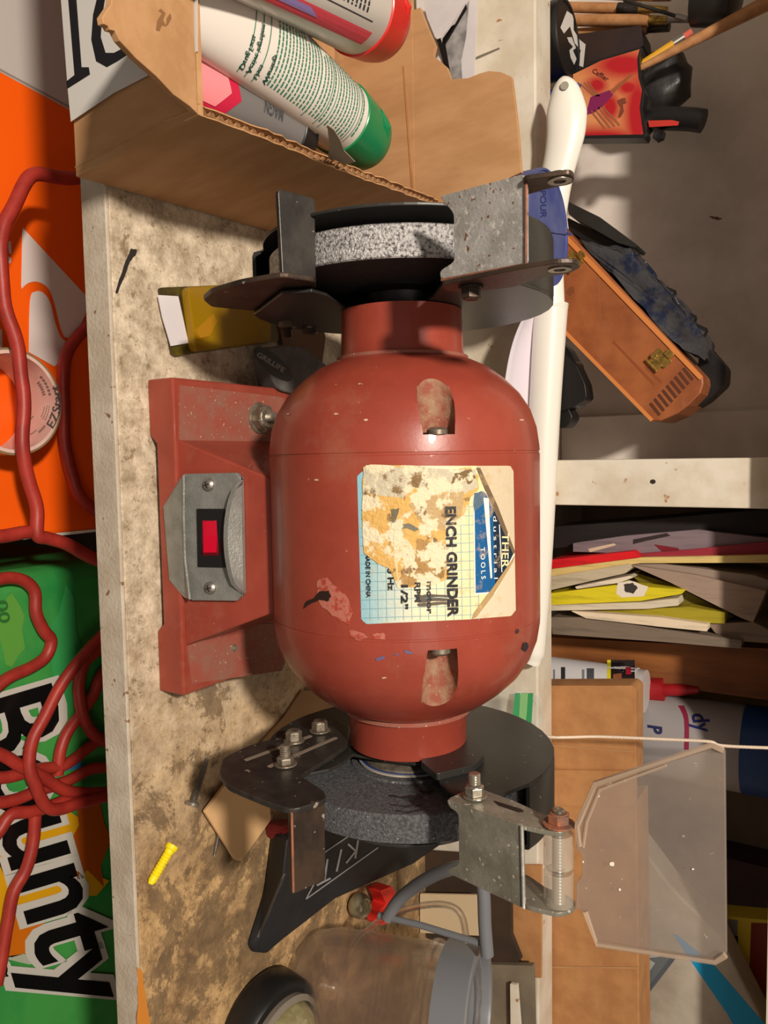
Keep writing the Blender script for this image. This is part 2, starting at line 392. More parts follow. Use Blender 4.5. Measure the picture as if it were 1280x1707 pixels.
for pf in me2.polygons:
    pc_ = pf.center+0*pf.center
    for c, u, sgn, p in PK:
        d_ = V(pc_)-c; d_.x = 0
        if d_.length < .0083 and abs((V(pc_)-AX-V((pc_.x, 0, 0))).length) < .0687 and d_.length > .0070 and d_.dot(u) < 0: pf.material_index = 1
for c, u, sgn, p in PK:
    s_ = bm_new(); lathe(s_, [(0, 0), (0, .0046), (.002, .0046), (.0032, .003), (.0034, 0)], c+u*.0012, (sgn, 0, 0), 20)
    sw = obj('housing_screw', s_, zincd, gr, smooth=True)
# seam line of dust around the necks
for x0, x1 in ((-.0895, -.0868), (.0898, .0918)):
    obj('neck_seam', lathe(bm_new(), [(x0, .0310), (x0, .0335), (x1, .0335), (x1, .0310)], AX, (1, 0, 0), 64, closed=True), reddust, gr, smooth=True)

# base casting
ft = bm_new()
fl = [(-.083, 0), (-.053, 0), (-.0485, .0052), (.0490, .0052), (.0535, 0), (.087, 0), (.087, .019), (-.083, .019)]
prism(ft, [V((x, -.0572, z)) for x, z in fl], (0, .115, 0)); obj('foot', ft, red, gr, bev=.0012, label='red cast foot')
def fy(z): return -.0572+.0125*(z/.085)
ped = bm_new()
zb, zt = .0185, .074
A = [V((-.0505, fy(zb), zb)), V((.0600, fy(zb), zb)), V((.0600, .048, zb)), V((-.0505, .048, zb))]
B = [V((-.0300, fy(zt), zt)), V((.0385, fy(zt), zt)), V((.036, .038, zt)), V((-.030, .038, zt))]
va = [ped.verts.new(p) for p in A]; vb = [ped.verts.new(p) for p in B]
ped.faces.new(va[::-1]); ped.faces.new(vb)
for i in range(4): ped.faces.new((va[i], va[(i+1) % 4], vb[(i+1) % 4], vb[i]))
obj('pedestal', ped, red, gr, bev=.001)
# dusty ledges on the foot
zl = .0194
def zpl(pts, z, m, name, parent, th=.0006, **k):
    bm = bm_new(); prism(bm, [on(x, y, 2, z) for x, y in pts], (0, 0, -th)); return obj(name, bm, m, parent, **k)
zpl([(299, 642), (470, 662), (500, 690), (470, 745), (380, 770), (299, 733)], .0196, reddust, 'ledge', gr, label='dusty flange ledge left of the switch')
zpl([(312, 1077), (400, 1040), (500, 1040), (470, 1118), (320, 1140)], .0196, reddust, 'ledge', gr, label='dusty flange ledge right of the switch')
# foot bolt with nut
fb = bm_new(); bc = on(432, 697, 2, .0196)
hexhead(fb, bc, (0, 0, 1), .0080, .0065, washer=.0094); fbo = obj('foot_nut', fb, zincd, gr, bev=.0004)
obj('bolt_end', thread(bm_new(), bc+V((.000, 0, .006)), (0, 0, 1), .0033, .006, 6), zincd, fbo, smooth=True)
f2 = bm_new(); lathe(f2, [(0, 0), (0, .0022), (.0012, .0016), (.0016, 0)], on(391, 1080, 2, .0196), (0, 0, 1), 16); obj('rivet', f2, zincd, gr, smooth=True)
# switch bezel on the front face
FP = V((0, -.0572, 0)); FN = V((0, -.085, .0125)).normalized()
def fp(x, y, off=0): return onp(x, y, FP+FN*off, FN)
bz = bm_new()
outer = [(306, 790), (393, 788), (401, 796), (405, 990), (394, 1002), (320, 1001), (300, 985), (300, 806)]
prism(bz, [fp(x, y, .0035) for x, y in outer], -FN*.0033)
bez = obj('switch_bezel', bz, cast, gr, bev=.0005, label='cast silver switch bezel')
# lower slanted wing of bezel
lw = bm_new()
top = [fp(x, y, .0066) for x, y in ((306, 792), (306, 860), (308, 930), (316, 999))]
bot = [fp(x, y, .0026) for x, y in ((298, 800), (272, 845), (282, 967), (307, 996))]
tv = [lw.verts.new(p) for p in top]; bv = [lw.verts.new(p) for p in bot]
bk = [lw.verts.new(p-FN*.0001) for p in [fp(306, 792, 0), fp(306, 860, 0), fp(308, 930, 0), fp(316, 999, 0)]]
for i in range(3): lw.faces.new((tv[i], tv[i+1], bv[i+1], bv[i])); lw.faces.new((bv[i], bv[i+1], bk[i+1], bk[i])); lw.faces.new((bk[i], bk[i+1], tv[i+1], tv[i]))
lw.faces.new((tv[0], bv[0], bk[0])); lw.faces.new((tv[3], bk[3], bv[3]))
obj('lower_wing', lw, cast, bez)
obj('wing_ridge', tube(bm_new(), top, .0007, 8), cast, bez, smooth=True)
uw = bm_new()      # upper raised lip
N_ = 12; rings = []
for i in range(N_+1):
    t = i/N_; y = 792+t*206; y2 = 800+t*188; h = .0065*min(1, sin(pi*t)**.45 if 0 < t < 1 else 0)
    x_in = 400-15*min(1, (sin(pi*t)**.5 if 0 < t < 1 else 0)); x_out = 402+3*t
    a = fp(x_in-0, y2 if True else y, .0035); b_ = fp(x_in, y2, .0035)+FN*max(h, .0003)
    c_ = b_+(fp(x_in+7, y2, .0035)-fp(x_in, y2, .0035)); d_ = fp(x_out, y, .0035)
    rings.append([uw.verts.new(p) for p in (a, b_, c_, d_)])
for i in range(N_):
    for k in range(4):
        try: uw.faces.new((rings[i][k], rings[i][(k+1) % 4], rings[i+1][(k+1) % 4], rings[i+1][k]))
        except ValueError: pass
obj('upper_lip', uw, cast, bez, smooth=50)
for px, py in ((348, 808), (351, 980)):
    c = fp(px, py, .0035); s_ = bm_new(); lathe(s_, [(0, 0), (0, .0034), (.0008, .0033), (.0018, .0024), (.0023, .001), (.0024, 0)], c, FN, 24)
    so = obj('bezel_screw', s_, steel, bez, smooth=30)
for px, py in ((348, 808), (351, 980)):
    c = fp(px, py, .0035)+FN*.0021; s_ = bm_new(); u = V((1, 0, .3)).normalized(); u = (u-FN*u.dot(FN)).normalized(); w_ = FN.cross(u)
    for d, e in ((u, w_), (w_, u)): prism(s_, [c+d*.0017+e*.00025, c-d*.0017+e*.00025, c-d*.0017-e*.00025, c+d*.0017-e*.00025], FN*.00035)
    obj('cross_slot', s_, blackp, bez)
rk = bm_new(); prism(rk, [fp(x, y, .0036) for x, y in ((329, 848), (375, 848), (378, 946), (331, 945))], FN*.0010)
sw = obj('rocker_switch', rk, blackp, gr, bev=.0004, label='black rocker switch housing')
r2 = bm_new()
p = [fp(x, y, .0046) for x, y in ((337, 868), (361, 868), (364, 926), (337, 926))]
q = [fp(x, y, o) for x, y, o in ((339, 870, .0052), (361, 870, .0052), (361, 921, .0085), (339, 921, .0085))]
m_ = [fp(x, y, .0055) for x, y in ((339, 893), (361, 893))]
va = [r2.verts.new(v) for v in p]; vb = [r2.verts.new(v) for v in q]; vm = [r2.verts.new(v) for v in m_]
r2.faces.new(va[::-1]); r2.faces.new((vb[0], vb[1], vm[1], vm[0])); r2.faces.new((vm[0], vm[1], vb[2], vb[3]))
r2.faces.new((va[0], va[1], vb[1], vb[0])); r2.faces.new((va[2], va[3], vb[3], vb[2])); r2.faces.new((va[1], va[2], vb[2], vm[1], vb[1])); r2.faces.new((va[3], va[0], vb[0], vm[0], vb[3]))
obj('rocker', r2, redlens, sw, label='translucent red rocker')

# --- wheels
def wheel(x0, x1, r, face, rimm, chrome):
    s = 1 if x1 > x0 else -1
    b = bm_new(); lathe(b, [(x0, 0.012), (x0, .030), (x0-s*-.001, .031), (x0, r-.0006), (x0+s*.0006, r), (x1-s*.0006, r), (x1, r-.0006), (x1, .012)], AX, (1, 0, 0), 96, closed=True)
    return b
wl = obj('grinding_wheel', wheel(-.1235, -.1380, .066, 0, 0, 0), stone_w, gr, smooth=30, label='left grinding wheel with shiny worn rim')
obj('wheel_side', lathe(bm_new(), [(-.1233, .0), (-.1233, .0652), (-.1236, .0653), (-.1236, 0)], AX, (1, 0, 0), 96), stone_d, wl, smooth=30)
wr = obj('grinding_wheel', wheel(.1200, .1335, .066, 0, 0, 0), stone, gr, smooth=30, label='right grey grinding wheel')
obj('paper_washer', lathe(bm_new(), [(.1188, .0), (.1188, .0265), (.1196, .0265), (.1199, 0)], AX, (1, 0, 0), 64), mat('wheel_paper', S(178, 168, 150), S(150, 150, 150), 50, rough=.5), wr, smooth=30)
obj('blue_ring', lathe(bm_new(), [(.1186, .0235), (.1186, .0252), (.1189, .0252), (.1189, .0235)], AX, (1, 0, 0), 64, closed=True), mat('blue_ink', S(40, 60, 120)), wr)
for x, s, par, m in ((-.1233, 1, wl, blackp), (.1187, -1, wr, zincd)):
    obj('hub_flange', lathe(bm_new(), [(0, 0), (0, .0240), (.0012, .0240), (.0022, .0215), (.003, .0200), (.0032, 0)], AX+V((x, 0, 0)), (s, 0, 0), 64), m, par, smooth=30)
    obj('hub_collar', lathe(bm_new(), [(0, 0), (0, .0185), (.006, .0175), (.0065, 0)], AX+V((x+s*.003, 0, 0)), (s, 0, 0), 48), blackp, par, smooth=30)
# cracks of the right stone's face
ck = []
for px, py, L_ in ((650, 1325, 50), (652, 1340, 52), (660, 1350, 44), (600, 1300, 0), (700, 1316, 22)):
    if L_: ck.append((wob([(px, py), (px+L_*.5, py+3), (px+L_, py-2), (px+L_, py+1), (px+L_*.5, py+6), (px, py+2)], 1.2), S(38, 38, 42), 1))
decal('surface_crack', ck, planemap(0, .1199), printm, wr)
# --- guards: inner plate traced on its own plane, outer plate, drum wall
def arc(r, a0, a1, x, n=24): return [V((x, -cos(radians(a0+(a1-a0)*i/n))*r, .125+sin(radians(a0+(a1-a0)*i/n))*r)) for i in range(n+1)]
GR_ = .0757
def guard(xi, xo, front, side, a0, a1, mi):
    s = 1 if xo > xi else -1
    g = bm_new(); pl = arc(GR_, a0, a1, xi)+[on(x, y, 0, xi) for x, y in front]
    prism(g, pl, (s*.0016, 0, 0))
    o = obj('wheel_guard', g, mi, gr, label='black %s wheel guard' % side, bev=.0004)
    d = bm_new(); n = 40; rr = []
    for i in range(n+1):
        a = radians(a0+(a1-a0)*i/n); u = V((0, -cos(a), sin(a)))
        prof = [(xi+s*.0017, GR_-.0021), (xi+s*.0017, GR_-.0004), (xi+s*.004, GR_), (xo-s*.003, GR_), (xo-s*.0008, GR_-.0008), (xo, GR_-.004), (xo, GR_-.006), (xo-s*.0015, GR_-.0055), (xo-s*.003, GR_-.0018)]
        rr.append([d.verts.new(AX+V((x, 0, 0))+u*r) for x, r in prof])
    m = len(rr[0])
    for i in range(n):
        for k in range(m): d.faces.new((rr[i][k], rr[i][(k+1) % m], rr[i+1][(k+1) % m], rr[i+1][k]))
    d.faces.new(rr[0][::-1]); d.faces.new(rr[-1])
    obj('drum_wall', d, mi, o, smooth=35)
    e = bm_new(); rf = .0690 if side == 'left' else .0470
    prism(e, arc(GR_-.0045, a0, a1, xo-s*.0015, 36)+arc(rf, a1-360, a0, xo-s*.0015, 30)[1:-1], (s*.0015, 0, 0))
    obj('outer_cover', e, mi, o, bev=.0004)
    return o
# right: front boundary runs from the lower arm past the hub to the upper arm
gR = guard(.1120, .1450, [(482, 1296), (548, 1282), (570, 1272), (588, 1257), (640, 1266), (690, 1272), (713, 1272), (727, 1288), (733, 1305), (752, 1322), (800, 1338)], 'right', 78, 300, guardm)
gL = guard(-.1130, -.1455, [(470, 490), (520, 487), (545, 494), (560, 505), (578, 515), (640, 512), (705, 506), (722, 495), (735, 478), (750, 462), (790, 450)], 'left', 78, 300, guardm)
# collar lump above the right neck
cl_ = bm_new(); prism(cl_, rnd([on(x, y, 0, .1085) for x, y in ((700, 1268), (782, 1225), (806, 1245), (806, 1260), (790, 1275), (727, 1290))], .002), (.0035, 0, 0)); obj('guard_collar', cl_, guardm, gR, bev=.0008)

# --- right tool rest: slotted side plate, folded table, three fasteners
tr = bm_new(); xa = .1090
pl = rnd([on(x, y, 0, xa) for x, y in ((364, 1288), (372, 1262), (420, 1240), (476, 1226), (560, 1198), (584, 1212), (580, 1240), (555, 1258), (500, 1292), (541, 1318), (545, 1332), (486, 1350), (440, 1335), (380, 1310))], .004)
prism(tr, pl, (.0026, 0, 0)); rest = obj('tool_rest', tr, blackm, gr, bev=.0006, label='black right tool rest bracket')
TZ = on(515, 1335, 0, xa+.0026)
tp = [(486, 1350), (541, 1325), (545, 1340), (543, 1465), (491, 1491)]
# table plane holds the X direction; find its tilt from the fold
fA = on(486, 1348, 0, xa); fB = on(541, 1322, 0, xa); tdir = (fB-fA).normalized(); tn = V((1, 0, 0)).cross(tdir).normalized()
if tn.dot(CAM-fA) < 0: tn = -tn
tb = bm_new(); q_ = [onp(x, y, fA, tn) for x, y in ((486, 1350), (541, 1324), (543, 1467), (489, 1491))]
prism(tb, rnd(q_, .002), -tn*.0026); rtb = obj('rest_table', tb, brownst, rest, bev=.0005, label='bare steel rest table')
obj('rust_line', tube(bm_new(), [q_[0]+V((.001, 0, 0)), q_[3]+V((-.001, 0, 0))], .0006, 6), rust, rtb)
sl = bm_new()
for a, b2 in (((408, 1267), (519, 1226)), ((447, 1278), (561, 1229))):
    p0 = on(*a, 0, xa-.0002); p1 = on(*b2, 0, xa-.0002); d = (p1-p0).normalized(); e = V((1, 0, 0)).cross(d)*.0013
    prism(sl, rnd([p0+e, p1+e, p1-e, p0-e], .001), (.0003, 0, 0))
obj('slot', sl, mat('slot_light', S(132, 118, 102), rough=.8), rest)
for (px, py, st) in ((533, 1219, 0), (490, 1236, 0), (476, 1275, 1)):
    c = on(px, py, 0, xa-.0002); b = bm_new(); hexhead(b, c, (-1, 0, 0), .0044, .0052 if not st else .0035, washer=.0056)
    bo = obj('clamp_bolt', b, zincd, rest, bev=.0003)
    if st: obj('bolt_end', thread(bm_new(), c+V((-.0035, 0, 0)), (-1, 0, 0), .0027, .0065, 6), zincd, bo, smooth=True)
# --- left tool rest
xl = -.1160
tl = bm_new(); pl = rnd([on(x, y, 0, xl) for x, y in ((338, 500), (352, 488), (400, 474), (470, 462), (527, 470), (527, 481), (505, 490), (480, 496), (520, 508), (560, 520), (580, 538), (540, 545), (480, 530), (430, 519), (352, 512))], .003)
prism(tl, pl, (-.0024, 0, 0)); restL = obj('tool_rest', tl, brownst, gr, bev=.0006, label='brown left tool rest bracket')
fA = on(470, 463, 0, xl-.0002); fB = on(527, 471, 0, xl-.0002); td = (fB-fA); td.x = 0; td = V((0, .35, .94)) if td.length < .004 else td.normalized(); tn = V((1, 0, 0)).cross(td).normalized()
if tn.dot(CAM-fA) < 0: tn = -tn
tb = bm_new(); q_ = [onp(x, y, fA, tn) for x, y in ((471, 464), (527, 472), (525, 330), (463, 314))]
prism(tb, rnd(q_, .002), -tn*.0026); obj('rest_table', tb, blackm, restL, bev=.0005, label='black left rest table')
rb = bm_new(); prism(rb, [on(x, y, 0, -.1475) for x, y in ((433, 378), (462, 370), (470, 460), (436, 474))], (-.002, 0, 0)) 
for (px, py) in ((478, 528), (517, 538)):
    c = on(px, py, 0, xl+.0002); b = bm_new(); hexhead(b, c, (1, 0, 0), .0048, .0055, washer=.006); obj('clamp_bolt', b, brownst, restL, bev=.0003)
obj('bolt_end', thread(bm_new(), on(478, 528, 0, xl)+V((.0055, 0, 0)), (1, 0, 0), .003, .006, 6), brownst, restL, smooth=True)
# --- left spark deflector (empty eye-shield bracket)
DP = V((0, -.070, .186)); DD = V((0, -.2, .98)).normalized(); DN = V((0, -.98, -.2)).normalized()
def dp(x, y, o=0): return onp(x, y, DP+DN*o, DN)
df = bm_new(); poly = rnd([dp(x, y) for x, y in ((732, 327), (868, 291), (876, 293), (877, 440), (735, 468), (732, 452), (757, 436), (756, 356))], .0018)
prism(df, poly, -DN*.0018); dfo = obj('spark_deflector', df, galv, gr, bev=.0004, label='galvanised left spark deflector plate, no shield fitted')
obj('rust_line', tube(bm_new(), [dp(x, y, .0002) for x, y in ((877, 293), (877, 440), (736, 467))], .0006, 6), rust, dfo)
def ear(yref, pts, hole, s, par, m, plane_ref=(876, None)):
    c = dp(plane_ref[0], yref); e = bm_new()
    P_ = rnd([on(x, y, 0, c.x) for x, y in pts], .0025, 4)
    prism(e, P_, (s*.0018, 0, 0)); o = obj('ear', e, m, par, bev=.0003)
    if hole:
        h = bm_new(); lathe(h, [(-.0004, .0022), (-.0004, .0042), (.0022, .0042), (.0022, .0022)], on(*hole, 0, c.x), (s, 0, 0), 24, closed=True); obj('hole_ring', h, steel, o, smooth=True)
    return c.x
ear(297, [(872, 292), (905, 287), (950, 281), (958, 288), (953, 299), (920, 305), (874, 318)], (933, 292), 1, dfo, brownst)
ear(441, [(735, 468), (880, 438), (930, 430), (960, 430), (968, 438), (950, 447), (900, 456), (860, 470), (800, 478), (745, 478)], (933, 440), 1, dfo, brownst)
b = bm_new(); hexhead(b, on(785, 478, 0, dp(876, 441).x+.002), (1, 0, 0), .0040, .004, washer=.005); obj('clamp_bolt', b, brownst, dfo)
# --- right deflector with eye shield
df2 = bm_new(); poly = rnd([dp(x, y) for x, y in ((744, 1332), (869, 1376), (873, 1515), (747, 1456), (748, 1448), (765, 1441), (764, 1356), (748, 1345))], .0018)
prism(df2, poly, -DN*.0018); d2 = obj('spark_deflector', df2, galv2, gr, bev=.0004, label='dark spotted right spark deflector carrying the eye shield')
x1 = ear(1332, [(744, 1332), (775, 1318), (800, 1314), (860, 1336), (907, 1358), (945, 1362), (955, 1374), (938, 1388), (905, 1384), (869, 1376)], None, 1, d2, galv2, (744, None))
x2 = ear(1516, [(873, 1516), (871, 1462), (884, 1468), (912, 1488), (935, 1494), (960, 1508), (958, 1520), (945, 1527), (930, 1530), (900, 1523)], None, -1, d2, galv2, (873, None))
obj('slot', prism(bm_new(), rnd([on(x, y, 0, x1-.0002) for x, y in ((822, 1334), (868, 1348), (874, 1352), (866, 1354), (830, 1342))], .0008), (.0003, 0, 0)), blackp, d2)
c = on(791, 1328, 0, x1-.0002); b = bm_new(); hexhead(b, c, (-1, 0, 0), .0042, .0042, washer=.0052); bo = obj('clamp_bolt', b, zinc, d2, bev=.0003)
obj('bolt_end', thread(bm_new(), c+V((-.005, 0, 0)), (-1, 0, 0), .0026, .005, 5), zinc, bo, smooth=True)
hc = on(931, 1376, 0, x1); ha = V((1, 0, 0))
b = bm_new(); hexhead(b, hc-ha*.0003, (-1, 0, 0), .0044, .004, washer=.0062); bo = obj('hinge_bolt', b, rust, d2, bev=.0003, label='rusty hinge bolt')
obj('bolt_end', thread(bm_new(), hc+V((-.0045, 0, 0)), (-1, 0, 0), .0024, .002, 3), zinc, bo, smooth=True)
Lh = x2-x1-.002
obj('fold_edge', tube(bm_new(), [dp(869.5, 1377, .0002), dp(873, 1514, .0002)], .0006, 6), galv, d2)
obj('hinge_pin', thread(bm_new(), hc+ha*.002, (1, 0, 0), .0022, Lh, 24), steel, d2, smooth=True)
shd = bm_new(); SY = hc.y-.0005
outl = [(960, 1372), (990, 1304), (1186, 1241), (1208, 1250), (1211, 1594), (1192, 1606), (994, 1577), (974, 1520), (960, 1516), (960, 1472), (970, 1460), (970, 1425), (960, 1415)]
prism(shd, rnd([on(x, y, 1, SY) for x, y in outl], .0012), (0, .0022, 0))
sd = obj('eye_shield', shd, clear2, gr, bev=.0004, label='scuffed clear plastic eye shield')
rm_ = bm_new(); tube(rm_, [on(x, y, 1, SY-.0005) for x, y in ((966, 1410), (962, 1376), (992, 1306), (1186, 1243), (1206, 1251))], .0011, 6)
tube(rm_, [on(x, y, 1, SY-.0005) for x, y in ((1209, 1592), (1192, 1603), (995, 1574), (975, 1519))], .0011, 6)
tube(rm_, [on(x, y, 1, SY-.0004) for x, y in ((972, 1412), (978, 1370), (1000, 1316), (1060, 1294), (1110, 1276))], .0006, 6)
obj('raised_rim', rm_, clearedge, sd, smooth=True)
for t0, t1 in ((.03, .47), (.53, .97)):
    k = bm_new(); lathe(k, [(t0*Lh, .0024), (t0*Lh, .0052), (t0*Lh+.0005, .0057), (t1*Lh-.0005, .0057), (t1*Lh, .0052), (t1*Lh, .0024)], hc+ha*.0018, (1, 0, 0), 32, closed=True)
    obj('hinge_knuckle', k, clearb, sd, smooth=30)
ch = [(px, py) for px, py in ((1021, 1440), (1033, 1483), (998, 1327), (1155, 1449), (972, 1437))]
decal('white_chip', [(blob(x, y, r, r, 7), S(240, 232, 216), 1) for (x, y), r in zip(ch, (5, 2.5, 2, 2, 2))], planemap(1, SY-.0003), printm, sd)

# --- maker's label on the housing (crop pixels -> photograph pixels)
def q(x, y): return (560+x/3.556, 740+y/3.556)
def Q(*p): return [q(*a) for a in p]
def lerpc(a, b, t): t = max(0, min(1, t)); return tuple(a[i]*(1-t)+b[i]*t for i in range(4))
def lab_bg(x, y):
    t = (x-600)/100; c = lerpc(S(138, 190, 204), S(230, 218, 184), t); return lerpc(c, S(236, 216, 164), (x-690)/120)
cm = lambda x, y, o: oncyl(x, y, .0689+o)
W_ = S(240, 236, 224); BL = S(14, 88, 142); NV = S(18, 40, 62); INK = S(24, 24, 28)
L = [(rnd([V(p) for p in Q((125, 190), (160, 160), (200, 130), (1030, 130), (1052, 160), (1065, 980), (1040, 1020), (790, 1040), (180, 1068), (150, 1040))], 3), lab_bg, 1)]
for gy in range(850, 1040, 15): L.append(([(600, gy), (798, gy-6), (798, gy-5), (600, gy+1)], S(116, 158, 168), 2))
for gx in range(612, 800, 14): L.append(([(gx, 790), (gx+1, 790), (gx+5, 1034), (gx+4, 1034)], S(116, 158, 168), 2))
L.append((Q((835, 130), (1035, 132), (1052, 165), (1060, 650), (1055, 640), (845, 140)), S(206, 190, 160), 4))
L.append((Q((1060, 670), (1066, 985), (1040, 1018), (812, 1038), (815, 1010), (850, 965)), S(214, 200, 172), 4))
L += [(Q((812, 290), (892, 283), (1058, 655), (945, 885), (820, 893)), W_, 5), (Q((820, 298), (888, 292), (1050, 655), (938, 876), (828, 884)), BL, 6),
      (Q((930, 370), (1050, 655), (945, 860), (938, 620)), NV, 7), (Q((874, 318), (905, 322), (926, 795), (916, 797)), W_, 8),
      (Q((966, 478), (971, 478), (986, 760), (981, 760)), W_, 8),
      (Q((832, 140), (855, 142), (960, 370), (1062, 640), (1050, 655), (940, 400), (900, 310)), S(112, 92, 70), 9),
      (Q((1060, 662), (1050, 700), (930, 900), (830, 1030), (806, 1038), (820, 1000), (930, 850)), S(176, 146, 98), 9),
      (wob(Q((820, 290), (880, 285), (900, 330), (845, 380), (820, 400)), 2), S(84, 104, 122), 7)]
def T(s, a, b, h, c, wgt=0, ly=10, shear=0): L.append((txt(s, q(*a), q(*b), h/3.556, wgt, shear), c, ly))
T('T O O L S', (856, 612), (862, 802), 26, W_, .01, shear=-.1); T('d u s t r i a l', (932, 428), (938, 800), 22, W_, .0, shear=0); T('THER', (985, 528), (982, 735), 40, S(240, 224, 170), .01)
T('ENCH GRINDER', (652, 372), (668, 1026), 58, INK, .035, 20); T('motor', (540, 815), (542, 1008), 32, INK, .03, 15); T('RPM', (466, 822), (470, 938), 34, INK, .03, 15)
T('1/2"', (388, 835), (388, 980), 38, INK, .03, 15); T('0 Hz', (305, 735), (310, 870), 36, INK, .03, 10); T('MADE IN CHINA', (176, 650), (180, 912), 26, INK, .025, 10)
lab = decal('maker_label', L, cm, labelm, gr, grid=9, eps=.00005, label='torn cream and blue maker label')
TN = S(214, 170, 96); TN2 = S(188, 158, 112); TN3 = S(196, 186, 160)
tl_ = [(wob(Q((205, 122), (460, 128), (640, 150), (800, 140), (845, 190), (845, 270), (800, 310), (780, 380), (745, 480), (650, 520), (650, 600), (730, 660), (655, 690), (670, 790), (600, 830), (450, 850), (370, 855), (330, 770), (310, 735), (250, 712), (165, 645), (158, 540), (158, 300), (160, 140)), 1.2, 4), TN, 11),
       (wob(Q((200, 125), (830, 150), (840, 260), (760, 300), (560, 280), (460, 230), (400, 320), (160, 290), (162, 140)), 2, 4), TN3, 12),
       (wob(Q((560, 300), (760, 280), (740, 440), (640, 520), (500, 460), (430, 360)), 2, 4), TN2, 13),
       (wob(Q((480, 560), (640, 600), (640, 780), (520, 830), (360, 850), (400, 730), (480, 650)), 2, 4), S(172, 134, 80), 13),
       (wob(Q((370, 482), (430, 470), (495, 505), (470, 520), (420, 500), (365, 510)), .6, 3), S(120, 116, 100), 14),
       (wob(Q((325, 390), (375, 380), (355, 450), (350, 520), (330, 500)), 1, 3), S(110, 104, 84), 14),
       (wob(Q((345, 470), (370, 640), (360, 800), (340, 640)), 1, 3), S(226, 200, 150), 14),
       (wob(Q((700, 175), (800, 150), (830, 200), (790, 240), (740, 220), (680, 240)), 1, 3), S(120, 96, 62), 14),
       (wob(Q((600, 720), (640, 640), (660, 690), (640, 790), (560, 830)), 1, 3), S(150, 116, 66), 14)]
decal('torn_paper', tl_, cm, tornm, lab, grid=9, eps=.00005, label='torn tan paper patch')
decal('ink_smear', [(wob(Q((470, 905), (560, 890), (650, 895), (722, 905), (720, 912), (600, 906), (500, 918)), .8, 3), S(84, 74, 62), 12), (wob(Q((480, 922), (600, 912), (720, 920), (716, 932), (600, 930), (490, 940)), .8, 3), S(84, 74, 62), 12), (wob(Q((484, 946), (600, 936), (700, 938), (690, 946), (600, 956), (490, 964)), .8, 3), S(92, 80, 66), 12),
                    (Q((170, 375), (230, 372), (236, 400), (228, 400), (222, 382), (172, 386)), S(236, 214, 170), 15)], cm, printm, lab, grid=9, eps=.00005)
# scuffs on the paint
sc_ = []
def sfmap(x, y, o):
    p = oncyl(x, y, .069+o)
    X = p.x
    pr_ = sorted(xs); r = np.interp(X, [a for a, _ in xs], [b_ for _, b_ in xs])
    for _ in range(6):
        p = oncyl(x, y, r+.0001+o); r = float(np.interp(p.x, [a for a, _ in xs], [b_ for _, b_ in xs]))
    return oncyl(x, y, r+.0002+o)
scm = mat('paint_scuffs', (1, 1, 1, 1), c2=S(162, 62, 46), scale=350, lo=.5, hi=.6, vcol=True, rough=.6)
PKC = S(178, 104, 88)
sc_ += [(wob([(528, 970), (545, 962), (556, 975), (575, 990), (588, 1020), (583, 1042), (565, 1035), (548, 1020), (535, 1010), (528, 990)], 2), PKC, 1), (wob([(580, 1050), (600, 1054), (615, 1062), (600, 1068), (585, 1062)], 2), PKC, 1), (wob([(620, 1058), (640, 1055), (642, 1066), (622, 1066)], 2), PKC, 1)]
for px, py in ((600, 640), (720, 760), (560, 690), (528, 800), (870, 700), (480, 690), (640, 1130), (610, 700)): sc_.append((blob(px, py, 5, 2, 7), S(200, 160, 140), 1))
decal('paint_scuff', sc_, sfmap, scm, body, grid=12)['kind'] = 'stuff'
decal('dark_scratch', [(wob([(505, 1015), (510, 1003), (525, 995), (532, 986), (548, 984), (552, 995), (545, 1003), (532, 1000), (515, 1008)], 1), S(44, 26, 22), 2), (blob(875, 1078, 6, 12, 9), S(40, 30, 40), 2), (blob(862, 1052, 4, 5, 7), S(70, 40, 40), 2),
                       ([(625, 1098), (640, 1093), (642, 1098), (628, 1102)], S(100, 92, 128), 2), ([(672, 1084), (686, 1086), (688, 1091), (676, 1089)], S(100, 92, 128), 2), ([(655, 1091), (664, 1089), (664, 1093)], S(100, 92, 128), 2)], sfmap, printm, body, grid=12)
# ================================================================ cardboard box of tubes (left end of the bench)
def sheet(bm, quad, th):                   # quad corners a,b,c,d; thickness along its normal away from the camera side
    a, b, c, d = [V(p) for p in quad]; n = (b-a).cross(d-a).normalized()
    prism(bm, [a, b, c, d], n*th); return bm
cb = thing('cardboard_box', 'open brown cardboard box with white address label and torn flaps, left of the grinder', 'box', (-.3, .0, 0))
A0 = V((-.177, -.0966, .001)); B0 = V((-.1885, .121, .001)); A1 = V((-.185, -.0985, .085)); B1 = V((-.2038, .1212, .083))
LX = -.43
obj('front_panel', sheet(bm_new(), (V((LX, A0.y, .001)), A0, A1, V((LX, A1.y, .085))), -.003), kraft, cb)
obj('bottom_panel', box(bm_new(), (LX, -.093, .001), (-.192, .118, .004)), kraft, cb)
obj('back_panel', sheet(bm_new(), (V((LX, .121, .001)), B0, B1+V((0, 0, -.018)), V((LX, .121, .065))), -.003), kraft, cb)
obj('side_panel', sheet(bm_new(), (V((LX, -.09, .001)), V((LX, .118, .001)), V((LX, .118, .08)), V((LX, -.09, .08))), .003), kraft, cb)
